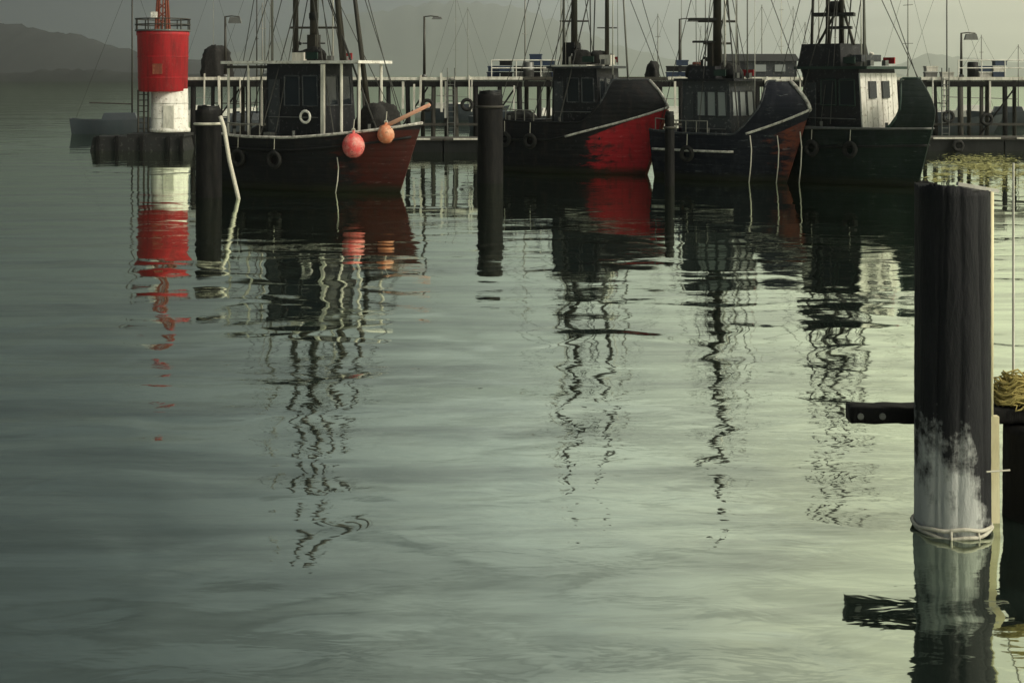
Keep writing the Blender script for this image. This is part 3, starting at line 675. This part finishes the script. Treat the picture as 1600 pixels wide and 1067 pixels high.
MB().box((-0.2, .1, 4.85), (.6, .7, .95), taper=.8).build('funnel', BLACK, broot)
MB().box((-1.9, 0, 1.75), (1.5, 1.5, .8), taper=.9).build('hatch', BLACK, broot)
m2 = mast(broot, -0.05, 0, 4.4, 13.4, 0.15, MASTM, bars=((6.2, .6, .04, R(30)), (8.5, .5, .035, R(30))))
mast(broot, -.65, .2, 4.3, 13.2, 0.06, MASTG); mast(broot, 1.45, 0, 4.3, 12.8, 0.10, MASTM, bars=((5.9, .4, .03, R(30)),))
mast(broot, -.4, -.5, 4.3, 10, 0.03, MASTL, name='aerial'); mast(broot, 1.9, -.4, 3.6, 9.5, 0.03, MASTL, name='aerial'); mast(broot, 2.3, .3, 3.0, 11, .045, MASTG, lean=(-.5, 0), name='derrick')
MB().box((1.5, -.1, 4.6), (.5, .4, .4)).build('searchlight', PALE, broot)
for (a, c) in (((-.05, 0, 13), (3.9, 0, 3.7)), ((-.05, 0, 12), (-3.4, .3, 2.1)), ((-.05, 0, 10), (-.6, -1.4, 2.1)), ((-.05, 0, 10), (.6, 1.4, 2.1)), ((1.45, 0, 12), (4.0, .1, 3.7)), ((-.05, 0, 9), (1.45, 0, 7)), ((-.65, .2, 12.5), (-3.3, -.8, 2.1))):
    stay(broot, a, c)
dress(broot, Bh, (-.55, 1.65, 2.1), 4.4, 2, (.10, .30))
rail_run(broot, Bh, .03, .32, 4, .5, mat=MASTG)
bpy.context.view_layer.update()
lb(broot, 'net_heap', net_lump((-2.6, .1, 1.5), (.7, .9, .95), 8), NETB, 'black net heap on the stern of the red-bowed boat', 'netting')

# ---- boat C: slate blue, turned towards us, rusty stem
CY = 54.0
croot = thing('fishing_boat', 'dark blue fishing boat with rusty red stem and white bow edge', 'fishing boat', (PX(1133, CY), CY, 0), R(-40), 'fishing boats moored at the wharf')
Ch = Hull(5.3, 2.6, 1.75, 3.75, 0.95, whale=(.66, .9), belt=2.7); Ch.bul = .6
Ch.shell().build('hull', hull_paint('hull_blue_rust', (0.008, 0.010, 0.018), (0.15, 0.042, 0.026), 2.35, (0.5, 0.6), (0.03, 0.034, 0.045), (0.24, 0.26, 0.27)), croot, True)
Ch.deck().build('deck', TIMBER, croot)
Ch.strake(lambda t: Ch.sheer(t) + .02, .62, .93, 0.045, -.02).build('bow_rail_cap', SLATE, croot, True)
Ch.strake(lambda t: Ch.sheer(t) + .03, .93, 1, 0.06, -.02).build('white_bow_cap', WORN, croot, True)
MB().path([Ch.pt(1, 2.7 + 1.05 * i / 8, -1, 0) + Vector((.03, 0, 0)) for i in range(9)], 0.075).build('white_stem_edge', WORN, croot, True)
Ch.strake(lambda t: Ch.sheer(t) + .02, 0, .62, 0.05, -.02).build('gunwale', SLATE, croot, True)
Ch.strake(lambda t: 1.2 + 1.5 * max(0, (t - .4) / .6) ** 1.6, .74, 1, .05, .03).build('white_sheer_line', WORN, croot, True)
Ch.strake(lambda t: 1.12, .02, .68, .05, .03).build('pale_stripe', WORN, croot, True)
wheelhouse(croot, -1.35, .9, 1.95, 1.0, 3.75, SLATE, DARKH, 3, 3, PGLASS, over=(.3, .3), fmat=SLATE)
MB().box((-.6, 0, 4.05), (1.3, 1.5, .55), taper=.85).build('top_house', DARKH, croot)
MB().lathe([(.45, 0), (.42, .25), (.25, .5), (.04, .6)], (.2, .2, 3.85), 14).build('radar_dome', BLACK, croot, True)
m3 = mast(croot, -0.35, 0, 4.2, 12.8, 0.18, MASTM, bars=((6.05, .75, .05, R(44)), (5.2, .55, .05, R(44)), (7.5, .4, .03, R(44))))
MB().box((-0.75, -.45, 6.12), (1.0, .5, .10), rz=R(44)).build('mast_platform', BLACK, m3)
MB().box((-0.7, -.42, 5.26), (.8, .4, .08), rz=R(44)).build('mast_platform', BLACK, m3)
MB().box((-0.5, -.2, 4.75), (.22, .22, 1.0)).build('mast_box', MASTM, m3)
mast(croot, .05, -.1, 4.2, 10.5, 0.05, WHITE, name='aerial')
for (xx, yy, zt, rr_) in ((.4, .2, 9, .025), (.65, -.3, 8, .02), (.8, .3, 10.5, .03), (-1.2, .5, 8.5, .025), (1.3, 0, 7.5, .02)): mast(croot, xx, yy, 3.8 if xx < 1 else 1.6, zt, rr_, MASTG if rr_ > .022 else MASTL, name='aerial')
for (a, c) in (((-.35, 0, 12.5), (3.6, 0, 2.9)), ((-.35, 0, 11), (-3.1, 0, 1.6)), ((-.35, 0, 9.8), (-.4, -1.3, 1.6)), ((-.35, 0, 9.8), (.8, 1.2, 1.7)), ((-.35, 0, 8), (1.2, -.7, 3.8))): stay(croot, a, c)
dress(croot, Ch, (-1.35, .9, 1.95), 3.85, 3, (.34,))
rail_run(croot, Ch, .05, .5, 5, .5, mat=MASTG)
bpy.context.view_layer.update()

# ---- boat D: dark green, white wheelhouse front
DY = 52.5
droot = thing('fishing_boat', 'dark green fishing boat with tall white wheelhouse front', 'fishing boat', (PX(1320, DY), DY, 0), R(-50), 'fishing boats moored at the wharf')
Dh = Hull(6.3, 3.0, 2.05, 3.85, .75, whale=(.82, .93), belt=2.6); Dh.bul = .6
Dh.shell().build('hull', hull_paint('hull_green', (0.006, 0.013, 0.011), (0.007, 0.018, 0.014), 1.0, (0.3, 1.0), (0.018, 0.026, 0.03)), droot, True)
Dh.deck().build('deck', TIMBER, droot)
Dh.strake(lambda t: Dh.sheer(t) + .02, 0, .6, 0.045, -.02).build('gunwale', STEEL, droot, True)
Dh.strake(lambda t: Dh.sheer(t) + .02, .6, 1, 0.05, -.02).build('bow_rail_cap', GREENP, droot, True)
Dh.strake(lambda t: 1.98 + .12 * t, .02, 1, .045, .03).build('pale_sheer_line', STEEL, droot, True)
Dh.strake(lambda t: 1.2 + .3 * t, .02, 1, .05, .03).build('rubbing_strake', BLACK, droot, True)
wheelhouse(droot, -1.1, 1.6, 2.3, 1.45, 4.2, DARKH, GREENP, 2, 0, GLASS, over=(.3, .45))
fp = MB()
for i in range(7):
    y = -1.12 + 2.24 * (i + .5) / 7
    MB().box((1.54, y, 2.78), (.06, 2.24 / 7 - .025, 2.55), m=Matrix.Rotation(-.066, 3, 'Y')).build('front_plank', WHITE, droot)
for y in (-.45, .35): MB().box((1.53, y, 3.45), (.12, .42, .62), m=Matrix.Rotation(-.066, 3, 'Y')).build('front_window', GLASS, droot)
MB().box((-.5, 0, 4.72), (2.0, 1.8, .85), taper=.88).build('upper_bridge', DARKH, droot)
MB().box((1.0, -.1, 4.6), (.5, 1.2, .25)).build('roof_locker', SLATE, droot)
m4 = mast(droot, -.15, 0, 5.1, 12.4, .10, MASTM); mast(droot, -.85, .1, 5.1, 12.0, .09, MASTM)
MB().box((-.45, -.05, 6.25), (1.5, .7, .13), rz=R(30)).build('mast_platform', BLACK, m4)
MB().box((-.2, -.05, 5.75), (.9, .5, .10), rz=R(30)).build('mast_platform', BLACK, m4)
MB().tube((-1.1, -.2, 5.1), (-.5, 0, 6.2), .05).tube((.5, -.1, 5.1), (0, 0, 6.2), .05).build('mast_strut', MASTM, m4)
MB().lathe([(.18, 6.3), (.22, 6.5), (.18, 6.75)], (-.45, 0, 0), 10).build('radar_dome', BLACK, m4, True)
mast(droot, 1.0, -.2, 4.3, 11, .05, MASTG); mast(droot, -1.8, .2, 1.8, 10.5, .07, MASTM, lean=(.3, 0), name='derrick'); mast(droot, 1.1, -.5, 4.2, 8, .03, MASTL, name='aerial'); mast(droot, -1.5, .4, 4.2, 8.8, .03, MASTL, name='aerial')
for (a, c) in (((-.15, 0, 12.1), (3.2, 0, 3.7)), ((-.15, 0, 11), (-2.9, 0, 2.1)), ((-.15, 0, 9.5), (.4, -1.4, 2.2)), ((-.85, .1, 11), (-2.8, -1, 2.1)), ((-.15, 0, 10), (3.2, .1, 3.7))): stay(droot, a, c)
bpy.context.view_layer.update()
dress(droot, Dh, (-1.1, 1.6, 2.3), 4.3, 4, (.45, .68))
lb(droot, 'net_heap', net_lump((-2.1, -.4, 1.5), (.7, .8, 1.2), 12), NETB, 'dark net heap behind the wheelhouse of the green boat', 'netting')

def rough_post(r_, z0, z1, rr, K=30, n_=48, taper=.06, tilt=0.0):
    """a driven timber: fluted, split by drying checks, never quite round or straight"""
    checks = [(rr.uniform(0, 6.28), rr.uniform(.03, .07), rr.uniform(.03, .06), rr.uniform(0, 6)) for _ in range(9)]
    V = []
    for i in range(K + 1):
        u = i / K; z = z0 + (z1 - z0) * u; ox, oy = .03 * r_ * math.sin(2.1 * u + 1), .03 * r_ * math.sin(3 * u)
        for j in range(n_):
            a = 2 * math.pi * j / n_
            q = 1 + .022 * math.sin(3 * a + 1.2 * u) + .012 * math.sin(9 * a + 2 * u) + .008 * rr.uniform(-1, 1) - taper * u
            for (a0, w_, d_, p_) in checks:
                da = (a - a0 - .12 * math.sin(3 * u + p_) + math.pi) % (2 * math.pi) - math.pi
                q -= d_ * math.exp(-(da / w_) ** 2) * (.4 + .6 * math.sin(5 * u + p_) ** 2)
            V.append((ox + r_ * q * math.cos(a), oy + r_ * q * math.sin(a), z + (rr.uniform(-.04, .04) * r_ + .05 * r_ * math.sin(3 * a + 1) + .03 * r_ * math.sin(7 * a) - tilt * math.cos(a) if i == K else 0)))
    return MB().add(V, [(i * n_ + j, i * n_ + (j + 1) % n_, (i + 1) * n_ + (j + 1) % n_, (i + 1) * n_ + j) for i in range(K) for j in range(n_)] + [tuple(K * n_ + j for j in range(n_))])
def rough_beam(c, d, rr, K=28):
    """a sawn baulk along x with worn arrises"""
    x0 = c[0] - d[0] / 2; V = []; m_ = 20
    for i in range(K + 1):
        for j in range(m_):
            a = 2 * math.pi * (j + .5) / m_; k = 1 / max(abs(math.cos(a)), abs(math.sin(a))); k = min(k, 1.36)
            V.append((x0 + d[0] * i / K, c[1] + d[1] / 2 * k * math.cos(a) * (1 + rr.uniform(-.02, .02)), c[2] + d[2] / 2 * k * math.sin(a) * (1 + rr.uniform(-.025, .025)) + .004 * math.sin(i * .9)))
    return MB().add(V, [(i * m_ + j, i * m_ + (j + 1) % m_, (i + 1) * m_ + (j + 1) % m_, (i + 1) * m_ + j) for i in range(K) for j in range(m_)] + [tuple(range(m_))[::-1], tuple(K * m_ + j for j in range(m_))])
# ------------------------------------------------------------------ mooring piles in the basin
def pile(px, top, wl_, wpx, label, mat=TARRED, lean=0.0):
    Y = F * H / (wl_ - HY); r = wpx / 2 / F * Y; z = PZ(top, Y)
    t = thing('mooring_pile', label, 'pile', (PX(px, Y), Y, 0), group='dark mooring piles in the basin')
    rr = random.Random(px); K = 9
    rough_post(r * 1.03, -.8, z, rr, 26, 40).build('shaft', mat, t, True)
    rough_post(r * .9, z - .02, z + .13, rr, 4, 24).build('cap', BLACK, t)
    MB().ring((0, 0, z - .45), r * 1.03, .05, n=16).build('rope_band', ROPEW if px < 500 else TIMBER, t, True)
    return t, Y, r, z
pa = pile(325, 172, 308, 40, 'thick dark mooring pile by the red and white tower')
pb = pile(765, 148, 286, 40, 'thick dark mooring pile left of the red-bowed boat')
pc = pile(1046, 180, 291, 15, 'slim dark mooring pile at the stem of the red-bowed boat')
def rope(pts, r, label, mat=ROPEW, cat='rope', group='mooring ropes'):
    o = MB().path(pts, r, 7).build('mooring_rope', mat, None, True); return tag(o, label, cat, group)
def sagged(a, b_, s, n=10): return [Vector(a).lerp(Vector(b_), i / n) - Vector((0, 0, 4 * s * (i / n) * (1 - i / n))) for i in range(n + 1)]
rope([P(344, 182, pa[1] - .5), P(350, 200, pa[1] - .55), P(358, 250, pa[1] - .6), P(370, 300, pa[1] - .6), P(374, 318, pa[1] - .6)], .07, 'pale slack rope hanging from the tower-side pile into the water')
rope(sagged((PX(340, pa[1]), pa[1], 2.2), on(aroot, A.pt(0.02, 1.85, -1)), .12), .03, 'thin pale line from the tower-side pile to the black boat stern')
rope(sagged((PX(780, pb[1]), pb[1], 2.4), on(broot, Bh.pt(0.02, 2.05, -1)), .25), .025, 'thin pale line from the middle pile to the red-bowed boat')
def drop(root, hull, t, z, r_, label):
    a = on(root, hull.pt(t, z, -1, .05)); rope([a, a + Vector((.05, -.04, -z * .3)), a + Vector((.02, -.05, -z * .65)), a + Vector((-.06, -.06, -z - .1))], r_, label)
drop(croot, Ch, .99, 1.9, .024, 'pale line dropping from the very stem of the blue boat')
drop(croot, Ch, .88, 1.75, .02, 'pale line dropping down the rusty bow of the blue boat')
drop(croot, Ch, .76, 1.75, .024, 'pale line dropping down the blue boat side aft of the rust')
drop(aroot, A, .72, 1.2, .02, 'thin line dropping from the black boat bow past its buoys')

# ------------------------------------------------------------------ gear on the wharf
def lump_at(px0, px1, top, Y, seed, label, d=.9):
    xc = (PX(px0, Y) + PX(px1, Y)) / 2; w = (PX(px1, Y) - PX(px0, Y)) / 2; z = PZ(top, Y) - DECK
    tag(net_lump((xc, Y, DECK - .01), (w, d, z), seed).build('net_heap', NETB, None, True), label, 'netting', 'net heaps on the wharf')
lump_at(312, 362, 72, WY + 2.4, 21, 'tall dark net heap on the wharf next to the red tower')
lump_at(890, 945, 92, WY + 2.2, 22, 'dark net heap on the wharf behind the red-bowed boat')
lump_at(1010, 1030, 96, WY + 2.0, 23, 'small dark net heap on the wharf right of the red-bowed wheelhouse')
lump_at(1258, 1310, 92, WY + 2.4, 24, 'dark net heap on the wharf between blue and green boats')
def crate(mat, loc, rz, label):
    w, d, h = .72, .5, .34
    t = thing('fish_crate', label, 'fish crate', loc, rz, 'fish crates stacked on the wharf')
    MB().box((0, 0, h / 2 - .01), (w - .06, d - .06, h - .06)).build('tub', mat, t)
    r_ = MB()
    for sy in (-1, 1): r_.box((0, sy * (d / 2 - .03), h - .05), (w, .05, .08))
    for sx in (-1, 1): r_.box((sx * (w / 2 - .03), 0, h - .05), (.05, d - .1, .08))
    r_.build('rim', mat, t); return t
stacks = [(772, 2), (790, 3), (812, 2), (838, 4), (858, 3), (872, 2), (1050, 2), (1066, 3), (1455, 2), (1480, 1), (1540, 2), (1560, 3)]
proto = {}
heights = {1: 'single', 2: 'pair', 3: 'three', 4: 'four'}
where = {772: 'at the left end of the railing', 790: 'second from the left end of the railing', 812: 'under the middle of the railing', 838: 'left of the dark funnel', 858: 'just before the dark net heap', 872: 'touching the dark net heap',
         1050: 'left of the lamp post by the blue boat', 1066: 'right of the lamp post by the blue boat', 1455: 'right of the green boat bow', 1480: 'left of the short lamp post', 1540: 'behind the near pile', 1560: 'at the far right'}
level = ['bottom', 'second', 'third', 'top']
for px, k in stacks:
    Yc = WY + 1.3 + rnd.uniform(-.3, .6); base = PX(px, Yc)
    for i in range(k):
        mat = rnd.choice([BLUEP, BLACK, GREYP] if px < 1400 else [GREYP, PALE, BLUEP])
        cname = {'blue_crate_plastic': 'dark blue', 'black_paint': 'black', 'grey_crate_plastic': 'grey', 'pale_weathered_timber': 'pale'}[mat.name]
        pos = 'only' if k == 1 else ('top' if i == k - 1 else level[i])
        lab = f'{cname} fish crate, {pos} of {heights[k]} {where[px]}' if k > 1 else f'single {cname} fish crate {where[px]}'
        loc = (base + rnd.uniform(-.05, .05), Yc + rnd.uniform(-.04, .04), DECK + i * .335); rz = rnd.uniform(-.15, .15)
        if mat.name not in proto: proto[mat.name] = crate(mat, loc, rz, lab)
        else:
            c = copy_tree(proto[mat.name]); c.location = loc; c.rotation_euler = (0, 0, rz); c['label'] = lab
def barrel(px, Y, mat, label):
    t = thing('barrel', label, 'barrel', (PX(px, Y), Y, DECK), 0, 'barrels on the wharf')
    MB().lathe([(.27, 0), (.30, .05), (.30, .42), (.32, .45), (.30, .48), (.30, .84), (.27, .88)], n=16).build('drum', mat, t, True)
    MB().lathe([(.26, .88), (.26, .90)], n=16).build('lid', STEEL, t)
barrel(826, WY + 1.0, STEEL, 'dull steel barrel among the crates behind the railing')
barrel(1090, WY + 1.5, RUST, 'rusty barrel on the wharf left of the blue boat mast')
barrel(1520, WY + 1.2, BLACK, 'black barrel on the wharf right of the short lamp post')

SY = WY + 3.2
shed = thing('harbour_shed', 'low dark shed with pitched roof behind the blue boat', 'shed', (PX(1175, SY), SY, DECK))
sw, sd, sh = PX(1240, SY) - PX(1112, SY), 2.2, .95
MB().box((0, 0, sh / 2), (sw, sd, sh)).build('wall', SLATE, shed)
MB().add([(-sw / 2 - .15, -sd / 2 - .15, sh), (sw / 2 + .15, -sd / 2 - .15, sh), (sw / 2 + .15, sd / 2 + .15, sh), (-sw / 2 - .15, sd / 2 + .15, sh), (-sw / 2 - .15, 0, sh + .42), (sw / 2 + .15, 0, sh + .42)], [(0, 1, 5, 4), (2, 3, 4, 5), (0, 4, 3), (1, 2, 5), (0, 3, 2, 1)]).build('roof', BLACK, shed)
MB().box((-.9, -sd / 2 - .02, .45), (.6, .06, .85)).build('door', DARKH, shed)
for xx in (.3, 1.4): MB().box((xx, -sd / 2 - .02, .55), (.6, .06, .4)).build('window', PGLASS, shed)

# ------------------------------------------------------------------ yachts behind the wharf (masts over the deck)
def yacht(px, Y, top, r, mat, label, hullm, spreader=True):
    z = PZ(top, Y)
    t = thing('sailing_yacht', label, 'yacht', (PX(px, Y), Y, 0), R(rnd.uniform(-25, 25)), 'yachts moored behind the wharf')
    h = Hull(7.0, 2.4, .95, 1.3, .7, .6); h.bul = .08
    h.shell(14, 5).build('hull', hullm, t, True); h.deck(10).build('deck', PALE, t)
    MB().box((-.4, 0, 1.15), (2.4, 1.3, .5), taper=.85).build('cabin', hullm, t)
    m_ = MB().tube((.4, 0, 1.0), (.4, 0, z), r, r * .7, 6).build('mast', mat, t, True)
    if spreader:
        for k in (.55, .8):
            MB().tube((.4, -.55, z * k), (.4, .55, z * k), r * .45, n=5).build('spreader', mat, m_)
    MB().tube((.4, 0, 2.0), (-2.4, 0, 2.1), r * .8, n=6).build('boom', mat, t)
    for b_ in ((3.6, 0, 1.3), (-3.3, 0, 1.0)): stay(t, (.4, 0, z - .1), b_, .010)
    return t
YW = weathered('yacht_white', (0.62, 0.62, 0.58), (0.4, 0.4, 0.36), .4, 2)
YB = weathered('yacht_dark', (0.03, 0.04, 0.05), (0.06, 0.06, 0.07), .4, 2)
ylist = [(197, 96, -40, .065, MASTM, 'left of the red tower'), (326, 120, -30, .03, MASTG, 'right of the red tower'), (392, 95, -60, .055, MASTM, 'above the black boat canopy, thin dark mast'), (402, 100, 5, .05, MASTG, 'above the black boat canopy, shorter mast'),
         (706, 130, -8, .03, MASTG, 'in the open gap right of the tall lamp post'), (724, 125, 12, .03, MASTG, 'in the open gap, shorter mast'), (812, 100, -70, .06, MASTG, 'over the crates behind the railing, tall mast'), (872, 110, -20, .04, MASTG, 'left of the dark funnel'),
         (1020, 105, 22, .045, MASTG, 'short mast right of the red-bowed wheelhouse'), (1057, 115, -60, .035, MASTG, 'tall faint mast by the lamp post near the blue boat'), (1182, 105, 8, .05, MASTG, 'just right of the blue boat mast'), (1213, 108, -30, .045, MASTL, 'pale mast above the blue boat'),
         (1232, 120, 10, .04, MASTG, 'short mast above the blue boat bow'), (1250, 112, 35, .05, MASTG, 'shortest mast above the blue boat bow'), (1296, 100, -60, .055, MASTG, 'tall mast between blue and green boats'), (1306, 105, -20, .05, MASTL, 'pale mast between blue and green boats'),
         (1412, 105, -40, .05, MASTG, 'over the green boat roof'), (1470, 98, -60, .06, MASTM, 'dark mast right of the green boat'), (1526, 120, 55, .05, MASTG, 'short mast near the short lamp post'), (1583, 115, 70, .05, MASTG, 'stubby mast at the far right')]
for px, Y, top, r, mat, where_ in ylist:
    yacht(px, Y, top, r * 1.0, mat, 'moored yacht showing its mast ' + where_, YW if rnd.random() < .65 and px > 300 else YB)

# ------------------------------------------------------------------ near timber dolphin at right
NY = 12.45; k_ = NY / F
near = thing('timber_dolphin', 'big near tarred timber pile with crossbeam and salt crust', 'timber dolphin', (PX(1488, NY), NY, 0))
pr = 57 * k_; ptop = PZ(292, NY); rr = random.Random(3)
rough_post(pr * 1.02, -1.0, ptop, rr, 60, 120, .03, .03).build('pile', PILE, near, True)
bz = PZ(645, NY + .5)
for x0, x1 in ((PX(1326, NY + .5), PX(1760, NY + .5)),):
    rough_beam(((x0 + x1) / 2 - near.location.x, .5, bz), (x1 - x0, .24, 26 * k_), rr, 60).build('crossbeam', TARRED, near, True)
p2 = PX(1622, NY + .3) - near.location.x
sp_ = rough_post(.31, -1, bz - 13 * k_ - .01, rr, 30, 60).build('pile', TARRED, near, True); sp_.location = (p2, .32, 0)
MB().box((PX(1556, NY) - near.location.x, .15, .40), (26 * k_, .07, 1.1), m=Matrix.Rotation(-.006, 3, 'Y')).build('fender_board', CREAM, near)
MB().tube((PX(1546, NY) - near.location.x, -.02, bz + .1), (PX(1547, NY) - near.location.x, -.02, ptop - .02), .028, .028, 8).build('conduit', CREAM, near, True)
MB().box((PX(1520, NY) - near.location.x, -.13, ptop + .005), (64 * k_, .06, .03), m=Matrix.Rotation(.18, 3, 'Y')).build('cap_strip', PALE, near)
for zz in (.05, .09):
    MB().path([(pr * 1.05 * math.cos(a) * (1 + .02 * math.sin(5 * a)), pr * 1.05 * math.sin(a) * (1 + .02 * math.sin(4 * a)), zz - .03 + .022 * math.sin(2 * a + zz * 50) + .008 * math.sin(7 * a)) for a in [2 * math.pi * q / 40 for q in range(41)]], .017, 7).build('rope_band', ROPEW, near, True)
for a in (-1.9, -1.2): MB().path([(pr * 1.06 * math.cos(a), pr * 1.06 * math.sin(a), .07), (pr * 1.1 * math.cos(a), pr * 1.1 * math.sin(a), .0), (pr * 1.12 * math.cos(a + .1), pr * 1.12 * math.sin(a + .1), -.08)], .012, 6).build('rope_end', ROPEW, near, True)
MB().tube((.2, -.30, PZ(722, NY)), (.42, -.25, PZ(722, NY)), .008).build('wire', ROPEW, near)
for sx in (-.05, .05): MB().lathe([(.03, 0), (.03, .02)], (0, 0, 0), 8).build('bolt', STEEL, near).matrix_basis = Matrix.Translation((sx * 2 - .62, .378, bz)) @ Matrix.Rotation(R(90), 4, 'X')

def tangle(c, d, n, r, seed, turns=3):
    g_ = random.Random(seed); mb = MB()
    for q in range(n):
        pts = []; a0 = g_.uniform(0, 6.28); e = g_.uniform(.35, 1.0); ph = g_.uniform(0, 6.28); zb = g_.random() ** 1.4
        for i in range(22):
            a = a0 + turns * i / 21 * 2.1
            pts.append((c[0] + d[0] * e * math.cos(a) * (1 - .25 * zb) + d[0] * (.22 * math.sin(3 * a + ph) + .12 * math.sin(7 * a + 2 * ph)), c[1] + d[1] * e * math.sin(a) * (1 - .25 * zb), c[2] + d[2] * (zb * (1.15 - e * .6)) + d[2] * (.16 * math.sin(2 * a + ph) + .10 * math.sin(6 * a + ph)) + .03 + r))
        mb.path(pts, r, 5)
    return mb
g2 = random.Random(9); wd = MB()  # added flecks lying on the water: its sunlit yellow patch done as coloured leaves
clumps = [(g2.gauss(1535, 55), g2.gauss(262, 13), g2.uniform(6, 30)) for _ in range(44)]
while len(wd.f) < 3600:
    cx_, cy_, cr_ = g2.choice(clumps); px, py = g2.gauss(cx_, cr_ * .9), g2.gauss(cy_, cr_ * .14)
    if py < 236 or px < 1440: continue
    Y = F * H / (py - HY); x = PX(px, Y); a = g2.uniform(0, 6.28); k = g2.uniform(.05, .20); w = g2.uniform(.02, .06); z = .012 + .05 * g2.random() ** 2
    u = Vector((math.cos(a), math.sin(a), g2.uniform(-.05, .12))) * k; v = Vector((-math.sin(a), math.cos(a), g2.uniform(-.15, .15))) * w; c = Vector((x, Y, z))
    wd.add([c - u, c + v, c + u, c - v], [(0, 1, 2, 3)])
wd.build('sunlit_water_flecks', SUNWATER, kind='stuff', label='yellow-green flecks painting sunlit water right of the green boat bow')
o = tangle((0, 0, 0), (.22, .16, .26), 60, .009, 4).build('rope_coil', ROPEY, None, True); o.location = (PX(1588, NY + .5), NY + .5, bz + 13 * k_)
tag(o, 'yellow rope coil lying on the crossbeam at the right edge', 'rope coil')
st = thing('marker_stake', 'thin pale stake standing on the crossbeam right of the big pile', 'stake', (PX(1581, NY + .6), NY + .56, bz + 13 * k_))
MB().tube((0, 0, 0), (0, 0, PZ(268, NY + .5) - bz), .012, .010).build('pole', PALE, st)
